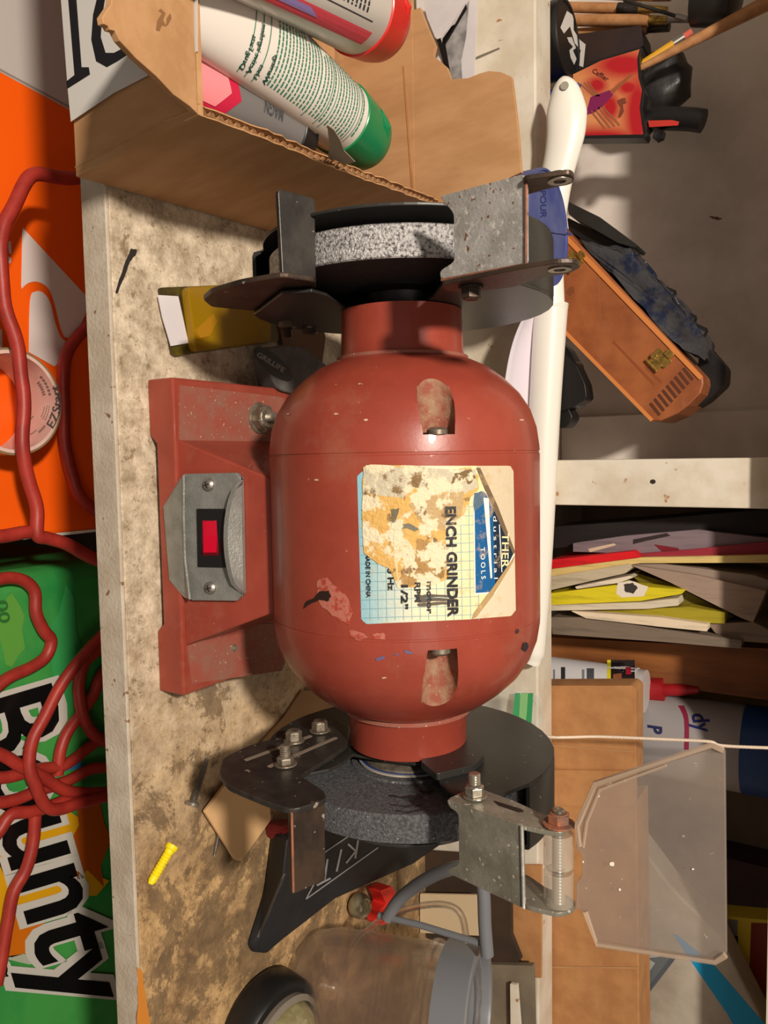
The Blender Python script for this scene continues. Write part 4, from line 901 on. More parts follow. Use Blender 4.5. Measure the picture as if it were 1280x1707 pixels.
for px, py in ((1103, 597), (958, 433)):
    l_ = bm_new(); c = on(px, py, 1, CY)
    u = (on(px+10, py+10.7, 1, CY)-c).normalized(); v_ = V((0, -1, 0)).cross(u)
    for du, dv, su, sv, h in ((0, 0, .0075, .004, .0015), (0, -.006, .0052, .003, .0022), (.002, .006, .0032, .0026, .003), (-.005, -.003, .0022, .0022, .003)):
        prism(l_, rnd([c+u*(du+su*a)+v_*(dv+sv*b_) for a, b_ in ((-1, -1), (1, -1), (1, 1), (-1, 1))], .001), (0, -h, 0))
    tube(l_, [c+u*-.007+v_*-.009+V((0, -.002, 0)), c+u*.006+v_*-.009+V((0, -.002, 0))], .0013, 8)
    obj('brass_latch', l_, brass, cbx, bev=.0003, label='small brass latch')
# things on the box's upper side
bg = mat('crinkled_bag_film', S(66, 66, 68), S(30, 38, 60), 60, lo=.48, hi=.6, rough=.2, bump=1, bs=120)
b = bm_new(); pl_ = [(975, 402), (990, 404), (1015, 410), (1035, 412), (1050, 412), (1058, 430), (1075, 450), (1100, 470), (1130, 500), (1150, 535), (1172, 560), (1172, 600), (1120, 566), (1040, 480), (965, 400)]
prism(b, [on(x, y, 1, CY+.004) for x, y in pl_], (0, .045, 0)); bmesh.ops.triangulate(b, faces=b.faces[:])
bmesh.ops.subdivide_edges(b, edges=b.edges[:], cuts=4, use_grid_fill=True)
for v in b.verts: v.co += noise.noise_vector(v.co*90)*.0035
obj('plastic_bag', b, bg, None, 'crinkled clear bag with blue print lying on the cedar box', 'bag', smooth=70)
for px, py in ((1112, 492), (1146, 534), (1164, 555)):
    b = bm_new(); cc_ = on(px, py, 1, CY+.018); lathe(b, [(-.006, 0), (-.006, .0055), (.004, .006), (.006, .004), (.006, 0)], cc_, (.5, .2, .8), 20); obj('threaded_plug', b, blackp, None, {1112: 'black plug on the cedar box beside the bag, farthest from the white post', 1146: 'black plug on the cedar box, middle of three', 1164: 'black plug on the cedar box nearest the box end'}[px], 'plug', 'black plugs on the cedar box', smooth=35)
b = bm_new(); prism(b, rnd([on(x, y, 1, CY+.03) for x, y in ((1165, 590), (1178, 575), (1210, 612), (1208, 640), (1178, 668), (1140, 690), (1160, 650))], .003), (0, .028, 0)); obj('black_case', b, blackp, None, 'black case behind the lower end of the cedar box', 'case', bev=.002)
b = bm_new(); prism(b, rnd([on(x, y, 1, CY+.01) for x, y in ((945, 335), (1000, 362), (1062, 408), (1058, 413), (1030, 405), (948, 358))], .001), (0, .03, 0)); obj('black_flat_bar', b, guardm, None, 'black flat bar leaning behind the blue lid on the cedar box', 'bar', bev=.0008)
b = bm_new(); prism(b, rnd([on(x, y, 1, CY+.02) for x, y in ((945, 362), (1030, 404), (1040, 412), (1000, 420), (948, 384))], .002), (0, .03, 0)); obj('black_block', b, blackp, None, 'black block between the flat bar and the cedar box', 'block', bev=.001)
# dark small bottles by the wand
for i, (pp, m_, lb) in enumerate(((((925, 560), (945, 580), (962, 612), (975, 640), (978, 665), (955, 678), (925, 690)), blackp, 'black spray bottle top beside the white wand under the cedar box'), (((925, 605), (940, 590), (962, 604), (960, 625), (940, 632), (925, 632)), zincd, 'small grey metal jar under the cedar box'), (((930, 640), (950, 632), (968, 660), (962, 680), (940, 678)), mat('dark_glass', S(60, 70, 70), rough=.1), 'small dark glass bottle under the cedar box'), (((925, 680), (945, 676), (955, 696), (945, 712), (925, 714)), blackp, 'black dish lying beside the white post'))):
    b = bm_new(); prism(b, rnd([on(x, y, 1, .30+.002*i) for x, y in pp], .003), (0, .02, 0)); obj(['spray_bottle', 'metal_jar', 'glass_bottle', 'black_dish'][i], b, m_, None, lb, ['bottle', 'jar', 'bottle', 'dish'][i], bev=.002, smooth=50)
# ================================================================ right bay of the shelf
def fr(x, y): return (880+x/3.2, 740+y/3.2)
MG = 'magazines and papers standing in the right shelf bay'
def slab(name, label, cat, pts, Y, D, m, grp=None, bev=.0004, rad=.0006):
    b = bm_new(); Q_ = [on(*p_, 1, Y) for p_ in pts]
    if Y > .285:
        for q_ in Q_: q_.z = max(q_.z, FZ+.001)
    prism(b, rnd(Q_, rad), (0, D, 0)); return obj(name, b, m, None, label, cat, grp, bev=bev)
pg = mat('magazine_page_edges', S(206, 192, 172), S(150, 138, 120), 40, lo=.3, hi=.7, rough=.8)
magd = [('magazine', 'black folder nearest the white post in the right shelf bay', [(120, 445), (700, 400), (1300, 345), (1300, 480), (700, 490), (120, 560)], .33, S(26, 20, 20)),
 ('magazine', 'grey magazine with dark lettering beside the black folder', [(240, 530), (520, 490), (900, 458), (1300, 505), (1300, 560), (700, 590), (240, 575)], .322, S(128, 112, 118)),
 ('magazine', 'magazine with bright red cover in the right shelf bay', [(110, 620), (560, 572), (600, 605), (110, 668)], .310, S(214, 16, 28)),
 ('magazine', 'upper half of the red magazine, its dimness painted as duller red', [(540, 590), (900, 560), (1300, 520), (1300, 600), (700, 608)], .318, S(150, 40, 56)),  # dim half of the red magazine, shade put into its duller red
 ('magazine', 'cream yellow magazine just under the red cover', [(100, 668), (600, 606), (1300, 592), (1300, 634), (600, 636), (100, 712)], .312, S(216, 190, 120)),
 ('magazine', 'cream booklet with worn page edges between yellow and red magazines', [(100, 712), (540, 640), (556, 660), (520, 690), (100, 785)], .309, S(190, 176, 150)),
 ('magazine', 'white leaflet with rounded end in the middle of the stack', [(250, 762), (540, 704), (560, 714), (480, 742), (260, 774)], .305, S(226, 212, 190)),
 ('magazine', 'fanned open booklet with thick pages at the back of the right bay', [(545, 640), (660, 632), (1200, 700), (1290, 730), (1270, 782), (900, 740)], .316, S(150, 132, 118)),  # white pages; the dim light is painted in as brown-grey
 ('magazine', 'splayed white booklet with shade painted in tan, reaching towards the frame edge', [(545, 645), (900, 700), (1270, 785), (1200, 952), (1140, 930), (760, 740)], .311, S(156, 134, 118)),  # also white pages, tan colour stands for the shade on them
 ('magazine', 'bright yellow magazine with white and black patch', [(100, 800), (470, 752), (840, 778), (820, 800), (600, 838), (100, 860)], .306, S(216, 200, 30)),
 ('magazine', 'white booklet under the bright yellow magazine', [(100, 862), (600, 846), (800, 822), (802, 862), (640, 880), (100, 890)], .303, S(212, 200, 176)),
 ('magazine', 'dark yellow magazine lying under the white booklet', [(300, 892), (860, 870), (1050, 900), (1050, 958), (900, 955), (500, 915)], .309, S(160, 146, 30)),
 ('magazine', 'cream magazine with thick rounded spine lowest in the bright part', [(230, 892), (700, 925), (960, 962), (955, 1000), (700, 975), (310, 930)], .301, S(226, 208, 180)),
 ('magazine', 'grey booklet at the bottom of the magazine stack', [(120, 925), (300, 925), (700, 985), (1140, 1050), (1135, 1092), (700, 1055), (130, 1015)], .304, S(120, 106, 92)),
 ('magazine', 'crumpled grey paper at the end of the magazine stack', [(960, 960), (1200, 950), (1300, 1000), (1300, 1065), (1100, 1050), (1000, 1010)], .313, S(132, 112, 96)),
 ('magazine', 'olive magazine in the shade behind the splayed booklet', [(580, 690), (760, 745), (1100, 920), (1040, 950), (860, 900), (640, 780), (550, 700)], .325, S(110, 98, 24))]
for i, (nm, lb, pts, Y, c_) in enumerate(magd):
    slab(nm, lb, 'magazine', [fr(*p_) for p_ in pts], Y, .06, mat('magazine_cover_%d' % i, c_, tuple(v*.72 for v in c_[:3])+(1,), 90, lo=.5, hi=.7, rough=.6, stretch=(3, 1, .3)), MG)
decal('cover_patch', [(wob([fr(*p_) for p_ in ((480, 742), (540, 728), (640, 760), (620, 812), (500, 820), (470, 800))], 1), S(226, 216, 200), 1), (wob([fr(*p_) for p_ in ((510, 750), (560, 740), (585, 770), (560, 800), (520, 790))], 1), S(60, 54, 50), 2)], planemap(1, .306), printm, [o for o in bpy.data.objects if o.get('label', '').startswith('bright yellow')][0])
decal('cover_lettering', [([fr(*p_) for p_ in ((560, 510), (740, 475), (760, 490), (620, 520), (560, 535))], S(50, 40, 42), 1), ([fr(*p_) for p_ in ((320, 560), (460, 530), (470, 540), (330, 578))], S(210, 190, 160), 1), ([fr(*p_) for p_ in ((670, 535), (800, 555), (820, 580), (720, 580))], S(120, 30, 40), 1)], planemap(1, .322), printm, [o for o in bpy.data.objects if o.get('label', '').startswith('grey magazine')][0])
slab('wooden_crate_board', 'orange-brown wooden board lying below the magazine stack', 'board', [(905, 1062), (1300, 1082), (1300, 1170), (1080, 1140), (905, 1128)], .36, .10, mat('orange_brown_wood', S(150, 92, 44), S(110, 62, 28), 30, rough=.6, stretch=(1, 1, .2)), None, .001)
slab('brown_paper_bag', 'dim yellow-brown paper bag behind the red spray nozzle', 'bag', [(1090, 1100), (1300, 1110), (1300, 1186), (1200, 1182), (1110, 1160)], .465, .03, mat('brown_bag', S(130, 100, 40), S(96, 70, 30), 20, rough=.8), None, .003, .004)
# spice bottle
p = on(990, 1140, 1, .335); rk_ = 36*.00054
sp = thing('label_bottle', 'small bottle with white, yellow and black label behind the kraft box', 'bottle', (p.x, .335, FZ)); c = V((p.x, .335, FZ)); zt_ = on(1062, 1140, 1, .335).z; z2 = on(1076, 1140, 1, .335).z
b = bm_new(); lathe(b, [(0, 0), (0, rk_), (zt_-FZ, rk_), (zt_-FZ+.001, 0)], c, (0, 0, 1), 40); obj('bottle_body', b, mat('bottle_white', S(206, 204, 206), rough=.4), sp, smooth=35)
b = bm_new(); lathe(b, [(zt_-FZ, 0), (zt_-FZ, rk_*.95), (z2-FZ, rk_*.95), (z2-FZ+.001, 0)], c, (0, 0, 1), 40); obj('cap', b, mat('cap_grey', S(190, 184, 180), rough=.4), sp, smooth=35)
spm = cylmap(c, rk_)
decal('label_band', [([(1012, 1100), (1018, 1100), (1018, 1180), (1012, 1180)], S(214, 200, 30), 1), ([(1018, 1100), (1058, 1100), (1058, 1180), (1018, 1180)], S(30, 22, 24), 1), ([(1043, 1112), (1052, 1112), (1052, 1124), (1043, 1124)], S(170, 30, 50), 2), ([(1022, 1124), (1036, 1122), (1036, 1140), (1022, 1140)], S(140, 80, 50), 2),
    ([(935, 1112), (942, 1112), (942, 1132), (935, 1132)], S(40, 40, 44), 2), ([(922, 1116), (925, 1116), (925, 1142), (922, 1142)], S(120, 120, 124), 2), ([(970, 1116), (974, 1116), (974, 1140), (970, 1140)], S(120, 120, 124), 2), ([(978, 1114), (990, 1114), (990, 1136), (978, 1136)], S(70, 72, 80), 2)], spm, printm, sp, grid=6)
# red nozzle
p0 = on(1085, 1150, 1, .36); p1 = on(1165, 1150, 1, .36); nz_ = thing('red_spray_nozzle', 'red spray nozzle in the shade above the kraft box', 'nozzle', p0)
rm2 = mat('dull_red_plastic', S(150, 22, 30), rough=.4)
b = bm_new(); tube(b, [p0, p0.lerp(p1, .3)], 20*.00055, 20); obj('collar', b, rm2, nz_, smooth=35)
b = bm_new(); tube(b, [p0.lerp(p1, .3), p0.lerp(p1, .6), p1], [10*.00055, 10*.00055, 5*.00055], 16); obj('spout', b, rm2, nz_, smooth=35)
# big spray can: grey-white label with blue script
p = on(1150, 1232, 1, .365); rc = 66*.00056; c = V((p.x, .365, FZ)); zA = on(1232, 1232, 1, .33).z
can = thing('spray_can', 'grey-white spray can with blue script and deep blue top, right shelf bay', 'can', c)
b = bm_new(); lathe(b, [(0, 0), (0, rc), (zA-FZ, rc), (zA-FZ, 0)], c, (0, 0, 1), 48); obj('can_body', b, mat('can_white', S(150, 146, 146), rough=.4), can, smooth=35)
b = bm_new(); lathe(b, [(zA-FZ+.0002, 0), (zA-FZ+.0002, rc*1.01), (.230, rc*1.01), (.232, 0)], c, (0, 0, 1), 48); obj('blue_top', b, mat('can_blue', S(24, 62, 120), rough=.4), can, smooth=35)
cmn = cylmap(c, rc)
decal('script', [(txt('dy', (1152, 1192), (1164, 1226), 26, .02, .3), S(30, 34, 100), 2), (smoothpath([V((1130, 1176)), V((1140, 1200)), V((1140, 1250))], 4)+smoothpath([V((1148, 1250)), V((1148, 1200)), V((1140, 1176))], 4), S(130, 30, 60), 1), (txt('P', (1080, 1208), (1082, 1226), 22, .04, .3), S(30, 34, 80), 2)], cmn, printm, can, grid=8)
# kraft boxes on the shelf
kb = thing('small_kraft_box', 'small kraft box with rounded top corner standing above the white rail', 'box', on(905, 1215, 1, .287))
b = bm_new(); prism(b, rnd([on(x, y, 1, .287) for x, y in ((885, 1143), (1052, 1143), (1060, 1150), (1060, 1292), (885, 1292))], .002), (0, .024, 0)); obj('box_body', b, kraft2, kb, bev=.0012)
b = bm_new(); prism(b, [on(x, y, 1, .2862) for x, y in ((905, 1282), (1062, 1284), (1062, 1345), (905, 1342))], (0, -.002, 0)); obj('lower_flap', b, kraft2, kb, bev=.0005)
b = bm_new(); prism(b, [on(x, y, 1, .2868) for x, y in ((907, 1240), (1056, 1252), (1056, 1254), (907, 1242))], (0, -.0005, 0)); obj('crease', b, kraft, kb)
lb_ = thing('large_kraft_box', 'large kraft box behind the eye shield with hanging torn flap', 'box', on(905, 1520, 1, .2865))
b = bm_new(); prism(b, [on(x, y, 1, .2864) for x, y in ((880, 1345), (1061, 1338), (1064, 1560), (1066, 1800), (880, 1800), (880, 1560))], (0, .04, 0)); obj('box_body', b, kraft2, lb_, bev=.0012)
b = bm_new(); prism(b, [on(x, y, 1, .2495) for x, y in ((905, 1440), (904, 1628), (897, 1628), (880, 1612), (868, 1596), (857, 1570), (850, 1545), (850, 1440))], (0, -.0025, 0)); obj('hanging_flap', b, kraft2, lb_, bev=.0006)
b = bm_new(); prism(b, [on(x, y, 1, .2862) for x, y in ((908, 1610), (1064, 1612), (1064, 1614), (908, 1613))], (0, -.0005, 0)); obj('crease', b, kraft, lb_)
# dark slab, grey slab and white strip set in front of the rail
slab('dark_brown_slab', 'dark brown slab standing behind the pitcher handle', 'board', [(700, 1420), (850, 1430), (852, 1560), (868, 1600), (850, 1612), (700, 1560)], .238, .005, mat('dark_slab', S(66, 48, 34), S(50, 38, 28), 20, rough=.8), None)
slab('rail_shade_slab', 'added grey slab painted as shade on the rail, right end behind the pitcher', 'board', [(700, 1605), (888, 1610), (892, 1800), (700, 1800)], .234, .005, mat('rail_shade_slab', S(128, 116, 96), S(110, 100, 84), 20, rough=.8), None)  # added piece; its grey stands for shade on the white rail
slab('lit_rail_strip', 'narrow added strip painted as the lit part of the rail beside the pitcher rim', 'strip', [(850, 1640), (862, 1642), (874, 1800), (852, 1800)], .228, .003, whitep, None)  # added piece; its white stands for light falling on the rail
slab('cream_card', 'cream card standing behind the pitcher handle', 'card', [(700, 1490), (795, 1492), (800, 1560), (700, 1555)], .225, .002, mat('cream_card', S(206, 184, 148), rough=.8), None)
# white cotton string hanging
st_ = smoothpath([on(x, y, 1, Y) for x, y, Y in ((870, 1216, .12), (890, 1225, .15), (920, 1229, .2), (950, 1229, .22), (1000, 1228, .235), (1100, 1232, .24), (1180, 1236, .24), (1204, 1243, .24), (1290, 1247, .24))], 8)
b = bm_new(); k = .0022/2
for ph in (0, 2*pi/3, 4*pi/3):
    L_ = []; 
    for i, p in enumerate(st_ if False else st_): L_.append(p)
    # twisted strands
    dense = []
    for i in range(len(st_)-1):
        for j in range(6): dense.append(st_[i].lerp(st_[i+1], j/6))
    pts = [p+V((cos(i*.9+ph), sin(i*.9+ph), 0))*k*.5 for i, p in enumerate(dense)]
    tube(b, pts, k*.62, 6)
obj('white_string', b, mat('cotton_string', S(232, 212, 190), rough=.9), None, 'white cotton string hanging down in front of the right shelf bay', 'string', smooth=60)
# zip bag
zb_ = thing('zip_bag', 'crumpled clear zip bag with green closure strip behind the right guard', 'bag', on(850, 1180, 1, .20))
b = bm_new(); rows = []
for i in range(13):
    rows.append([b.verts.new(on(785+(905-785)*i/12, 1150+80*j/8+(i-6)*1.5, 1, .215)+noise.noise_vector(V((i*.5, j*.6, 0)))*.006) for j in range(9)])
for i in range(12):
    for j in range(8): b.faces.new((rows[i][j], rows[i][j+1], rows[i+1][j+1], rows[i+1][j]))
o_ = obj('film', b, mat('bag_film', S(206, 206, 196), rough=.15, alpha=.42, bump=.5, bs=80), zb_, smooth=80)
for x0, x1, g in ((858, 866, S(70, 170, 110)), (868, 880, S(140, 200, 130)), (881, 888, S(60, 160, 100))):
    b = bm_new(); prism(b, [on(x, y, 1, .207) for x, y in ((x0, 1156), (x1, 1156), (x1-4, 1226), (x0-6, 1222))], (0, .0012, 0)); obj('zip_strip', b, mat('zip_green_%d' % x0, g, rough=.3), zb_)
# far right bag with blue band and packets
fb_ = thing('printed_grey_bag', 'grey bag with slanted blue band behind the eye shield corner', 'bag', on(1130, 1660, 1, .33))
b = bm_new(); prism(b, [on(x, y, 1, .33) for x, y in ((1060, 1400), (1120, 1480), (1200, 1560), (1300, 1760), (1060, 1760))], (0, .03, 0)); obj('bag_body', b, mat('grey_bag', S(184, 176, 160), S(150, 142, 128), 12, rough=.6), fb_, bev=.002)
fm = planemap(1, .33)
decal('blue_band', [([(1130, 1560), (1188, 1606), (1275, 1707), (1320, 1760), (1250, 1760), (1212, 1690), (1150, 1600), (1120, 1555)], S(0, 150, 205), 1), ([(1060, 1580), (1130, 1590), (1062, 1680)], S(96, 104, 108), 1), ([(1066, 1664), (1118, 1596), (1126, 1598), (1066, 1676)], S(80, 88, 96), 2)], fm, printm, fb_)
decal('bag_lettering', [(txt('AEN', (1064, 1644), (1100, 1590), 24, .05), S(166, 168, 166), 3)], fm, printm, fb_)
slab('yellow_packet', 'yellow and orange packet with blue lettering at the lower right edge', 'packet', [(1140, 1520), (1300, 1536), (1300, 1760), (1290, 1707), (1200, 1590)], .37, .02, mat('yellow_packet', S(214, 190, 50), rough=.5), None)
yk = [o for o in bpy.data.objects if o.get('label', '').startswith('yellow and orange packet')][0]
decal('packet_print', [([(1252, 1538), (1300, 1540), (1300, 1720), (1246, 1690)], S(130, 40, 12), 1), ([(1212, 1532), (1230, 1534), (1226, 1610), (1212, 1600)], S(130, 124, 120), 1), ([(1222, 1560), (1230, 1560), (1230, 1580), (1222, 1580)], S(30, 50, 70), 2), ([(1216, 1585), (1232, 1585), (1232, 1606), (1216, 1602)], S(30, 50, 70), 2)], planemap(1, .37), printm, yk)

# ================================================================ bench, right of the grinder
def flat(name, label, cat, pts, z, th, m, rad=.001, bev=0, **kw):
    b = bm_new(); prism(b, rnd([on(x, y, 2, z) for x, y in pts], rad), (0, 0, th)); return obj(name, b, m, None, label, cat, bev=bev, **kw)
flat('brown_cardboard_sheet', 'brown cardboard sheet lying under the right tool rest', 'cardboard', [(424, 1246), (470, 1195), (500, 1150), (620, 1160), (640, 1260), (560, 1300), (460, 1300)], .0004, .0015, mat('sheet_brown', S(150, 116, 78), S(134, 102, 68), 30, rough=.8))
b = bm_new(); c = on(385, 1358, 2, .0)
prism(b, rnd([on(x, y, 2, .004) for x, y in ((337, 1352), (372, 1306), (440, 1300), (448, 1365), (398, 1434), (388, 1432))], .0015), (0, 0, .0022)); obj('sandpaper_sheet', b, mat('tan_card', S(206, 166, 118), rough=.85), None, 'small tan card square with clipped corners between the two screws', 'card', bev=.0003)
def wood_screw(name, label, a, b_, r, z=.0042):
    p0 = on(*a, 2, z); p1 = on(*b_, 2, z*.7); ax = (p1-p0).normalized(); L_ = (p1-p0).length
    root = thing(name, label, 'screw', p0-V((0, 0, .003)), 'loose screws on the bench')
    obj('head', lathe(bm_new(), [(-.0025, 0), (-.0025, r*1.7), (-.001, r*1.9), (.0005, r)], p0, ax, 20), steel, root, smooth=35)
    prof = [(0, 0)]; n = int(L_/.0009)
    for i in range(n): prof += [(L_*i/n, r*.65*(1-.5*(i/n)**4)), (L_*(i+.5)/n, r*(1-.6*(i/n)**4))]
    prof += [(L_, 0)]; obj('threaded_shank', lathe(bm_new(), prof, p0, ax, 14), steel, root, smooth=25)
wood_screw('wood_screw', 'long steel screw lying on the bench beside the yellow anchor', (322, 1336), (346, 1263), .0023)
wood_screw('wood_screw', 'short steel screw partly under the tan card square', (368, 1372), (357, 1428), .0015, .0022)
ya = thing('wall_anchor', 'bright yellow ribbed plastic wall anchor lying near the bench edge', 'wall anchor', on(270, 1440, 2, 0))
p0 = on(286, 1412, 2, .0034); p1 = on(250, 1474, 2, .0028); ax = (p1-p0).normalized(); L_ = (p1-p0).length
prof = [(-.001, 0), (-.001, .0036), (.0012, .0036), (.002, .0027)]
for i in range(9): prof += [(L_*(.15+.08*i), .0027), (L_*(.19+.08*i), .0023)]
prof += [(L_*.9, .0024), (L_, .0014), (L_, 0)]; obj('ribbed_body', lathe(bm_new(), prof, p0, ax, 20), yellowp, ya, smooth=30)
obj('slit', tube(bm_new(), [p0.lerp(p1, .4)+V((0, -.0005, .0022)), p0.lerp(p1, .98)+V((0, -.0005, .0012))], .0004, 6), mat('dark_yellow', S(170, 140, 10)), ya)
# black pouch
kp = thing('black_pouch', 'black nylon pouch with white KIT lettering lying under the right wheel', 'pouch', on(500, 1480, 2, 0))
top = [on(x, y, 2, z) for x, y, z in ((432, 1562, .008), (470, 1470, .030), (478, 1400, .030), (700, 1330, .045), (740, 1405, .030), (690, 1440, .016), (560, 1498, .010), (470, 1568, .008), (445, 1590, .004), (425, 1588, .004))]
bot = [V((p.x, p.y, .0006)) for p in top]
g = [on(x, y, 2, .0006) for x, y in ((410, 1575), (440, 1480), (452, 1385))]
bot[0], bot[1], bot[2] = g[0], g[1], g[2]
b = bm_new(); va = [b.verts.new(p) for p in top]; vb = [b.verts.new(p) for p in bot]
f = b.faces.new(va); b.faces.new(vb[::-1])
for i in range(len(va)): b.faces.new((va[i], vb[i], vb[(i+1) % len(va)], va[(i+1) % len(va)]))
bmesh.ops.triangulate(b, faces=b.faces[:])
tri_top = [tuple(v.co.copy() for v in f.verts) for f in b.faces]
kpo = obj('pouch_body', b, fabric, kp, bev=.003, smooth=50)
def kmap(x, y, o):
    d = ray(x, y).normalized(); best = None
    from mathutils.geometry import intersect_ray_tri
    for t in tri_top:
        h = intersect_ray_tri(*t, d, CAM, True)
        if h is not None and (best is None or (h-CAM).length < (best-CAM).length): best = h
    if best is None: best = on(x, y, 2, .02)
    return best-d*(o+.0007)
GL = S(150, 150, 152)
def ln(a, b_, w=2.4):
    a = V(a); b_ = V(b_); n = (b_-a).normalized(); n = V((-n.y, n.x))*w/2; return [a+n, b_+n, b_-n, a-n]
kl = [(ln((510, 1499), (630, 1413), 2), GL), (ln((510, 1499), (525, 1471), 2), GL), (ln((541, 1421), (590, 1388), 2), GL)]
kl += [(ln((528, 1476), (551, 1464), 3), GL), (ln((541, 1466), (546, 1432), 3), GL), (ln((561, 1453), (569, 1416), 3), GL), (ln((592, 1431), (597, 1400), 3), GL), (ln((580, 1407), (592, 1418), 3), GL), (ln((593, 1419), (577, 1439), 3), GL)]
for (pl_, c_) in kl: pass
decal('lettering', kl, kmap, printm, kp, grid=8)
decal('piping', [(ln((430, 1562), (452, 1510), 4), S(84, 84, 84)), (ln((452, 1510), (474, 1456), 4), S(84, 84, 84))], kmap, printm, kp, grid=8)
# red latch piece & bulb
rl_ = thing('red_clip', 'red plastic clip beside the small bulb, behind the black pouch', 'clip', on(630, 1510, 2, 0))
b = bm_new(); prism(b, rnd([on(x, y, 2, .006) for x, y in ((612, 1478), (632, 1470), (640, 1484), (630, 1530), (612, 1535), (610, 1510), (622, 1500))], .002), (0, 0, .012)); obj('clip_body', b, redp, rl_, bev=.001)
b = bm_new(); bmesh.ops.create_uvsphere(b, u_segments=20, v_segments=14, radius=.009); bmesh.ops.translate(b, verts=b.verts, vec=on(600, 1510, 2, .010)); obj('small_bulb', b, mat('smoky_glass', S(150, 140, 110), rough=.1, metal=.4), None, 'small smoky glass bulb next to the red clip', 'bulb', smooth=True)
b = bm_new(); prism(b, rnd([on(x, y, 2, .001) for x, y in ((440, 1368), (480, 1365), (492, 1400), (470, 1410), (445, 1395))], .002), (0, 0, .015)); obj('dark_red_strap', b, mat('dark_red', S(110, 24, 24), rough=.5), None, 'dark red strap between the tan card and black pouch', 'strap', bev=.001)
# clear pitcher with grey rim and handle
P0 = on(500, 1640, 2, .001); P1 = on(800, 1698, 2, .125); pa = (P1-P0).normalized(); PL = (P1-P0).length
pit = thing('clear_pitcher', 'clear plastic pitcher with grey rim ring and looped grey handle', 'pitcher', P0)
clp = mat('pitcher_clear', S(236, 226, 220), rough=.10, trans=.97, alpha=.5, ior=1.25, bump=.08, bs=60)
Rb = .0385
b = bm_new(); lathe(b, [(0, 0), (0, .020), (.003, .029), (.010, .035), (.024, Rb), (PL*.72, Rb+.001), (PL*.74, Rb+.003), (PL*.77, Rb+.003), (PL*.78, Rb+.001), (PL*.9, Rb+.001), (PL*.9, Rb-.001), (.026, Rb-.002), (.012, .033), (.005, .026), (.003, 0)], P0, pa, 72); obj('jar_body', b, clp, pit, smooth=35)
b = bm_new(); lathe(b, [(PL*.82, Rb+.001), (PL*.82, Rb+.0045), (PL*.99, Rb+.0045), (PL, Rb+.0035), (PL, Rb-.001), (PL*.985, Rb-.002), (PL*.82, Rb-.001)], P0, pa, 72, closed=True); rim_ = obj('rim_ring', b, greyp, pit, smooth=35, label='grey rim ring')
b = bm_new(); lathe(b, [(PL*.93, Rb-.0022), (PL*.93, Rb-.006), (PL*.95, Rb-.006), (PL*.95, Rb-.0022)], P0, pa, 72, closed=True); obj('inner_lip', b, clp, rim_, smooth=35)
for u_ in (.33, .36):
    b = bm_new(); lathe(b, [(PL*u_, Rb+.0002), (PL*u_+.0004, Rb+.0012), (PL*u_+.0008, Rb+.0002)], P0, pa, 72, closed=True); 
    obj('mould_line', b, clp, pit, smooth=35)
HY = P1.y-.004
hpts = smoothpath([on(x, y, 1, HY) for x, y in ((812, 1592), (808, 1540), (806, 1490), (800, 1462), (775, 1446), (740, 1452), (700, 1472), (665, 1500), (645, 1530))], 5)
obj('handle_loop', tube(bm_new(), hpts, .0042, 14), greyp, pit, smooth=50, label='grey looped handle')
obj('handle_bar', tube(bm_new(), [on(x, y, 1, HY) for x, y in ((632, 1526), (700, 1542), (798, 1572))], .0022, 12), greyp, pit, smooth=50)
sp_ = smoothpath([on(x, y, 1, HY+.004) for x, y in ((612, 1552), (640, 1530), (690, 1512), (740, 1508), (768, 1524), (778, 1570))], 5)
obj('clear_spout', tube(bm_new(), sp_, .0022, 10), clp, pit, smooth=50)
# black puck lamp with olive dome
c = on(428, 1702, 2, .0); pk = thing('round_black_lamp', 'round black lamp with cloudy olive dome at the bottom edge of the picture', 'lamp', c)
b = bm_new(); lathe(b, [(0, 0), (0, .033), (.003, .035), (.019, .035), (.022, .033), (.0225, .027), (.018, .026), (.017, 0)], c, (.1, -.1, 1), 56); obj('housing', b, blackp, pk, smooth=35)
b = bm_new(); lathe(b, [(.017, .0255), (.026, .0250), (.033, .0215), (.038, .015), (.040, .007), (.0403, 0)], c, (.1, -.1, 1), 48); dm = obj('dome', b, mat('olive_dome', S(120, 112, 76), S(150, 140, 104), 60, rough=.2, coat=.5), pk, smooth=60, label='cloudy olive dome')
b = bm_new(); lathe(b, [(.024, .0252), (.0225, .0285), (.026, .029), (.028, .0258)], c, (.1, -.1, 1), 48, closed=True); obj('clear_ring', b, mat('grey_clear_ring', S(120, 112, 100), rough=.15), pk, smooth=60)

# ================================================================ below the bench edge
LZ = -.25
ob = thing('orange_box', 'big orange and white printed carton below the bench edge', 'carton', (-.2, .1, FLZ))
def lp(x, y, z=LZ): return on(x, y, 2, z)
x0 = lp(75, 893).x; 
b = bm_new(); box(b, (-.62, -.045, FLZ), (x0, .27, LZ)); obo = obj('carton_body', b, orangeb, ob, bev=.004)
OW = S(226, 212, 206); GY = S(196, 188, 182)
dec = [([(-60, 84), (0, 120), (112, 181), (200, 230), (200, -80), (-60, -80)], GY, 1), ([(-60, 80), (0, 114), (113, 175), (200, 224), (200, 226), (112, 178), (0, 118), (-60, 84)], S(150, 140, 134), 2)]
P2 = lambda x, y: (x/3.97, 350+y/3.97)
hcurve = smoothpath([V(P2(*p)) for p in ((145, 522), (185, 485), (250, 476), (320, 520), (360, 620), (395, 760), (430, 840), (500, 850))], 5)
dec.append(([P2(148, 115)]+[P2(590, 590), P2(560, 700), P2(500, 850)]+[tuple(p) for p in hcurve[::-1]][1:]+[P2(140, 500)], OW, 3))
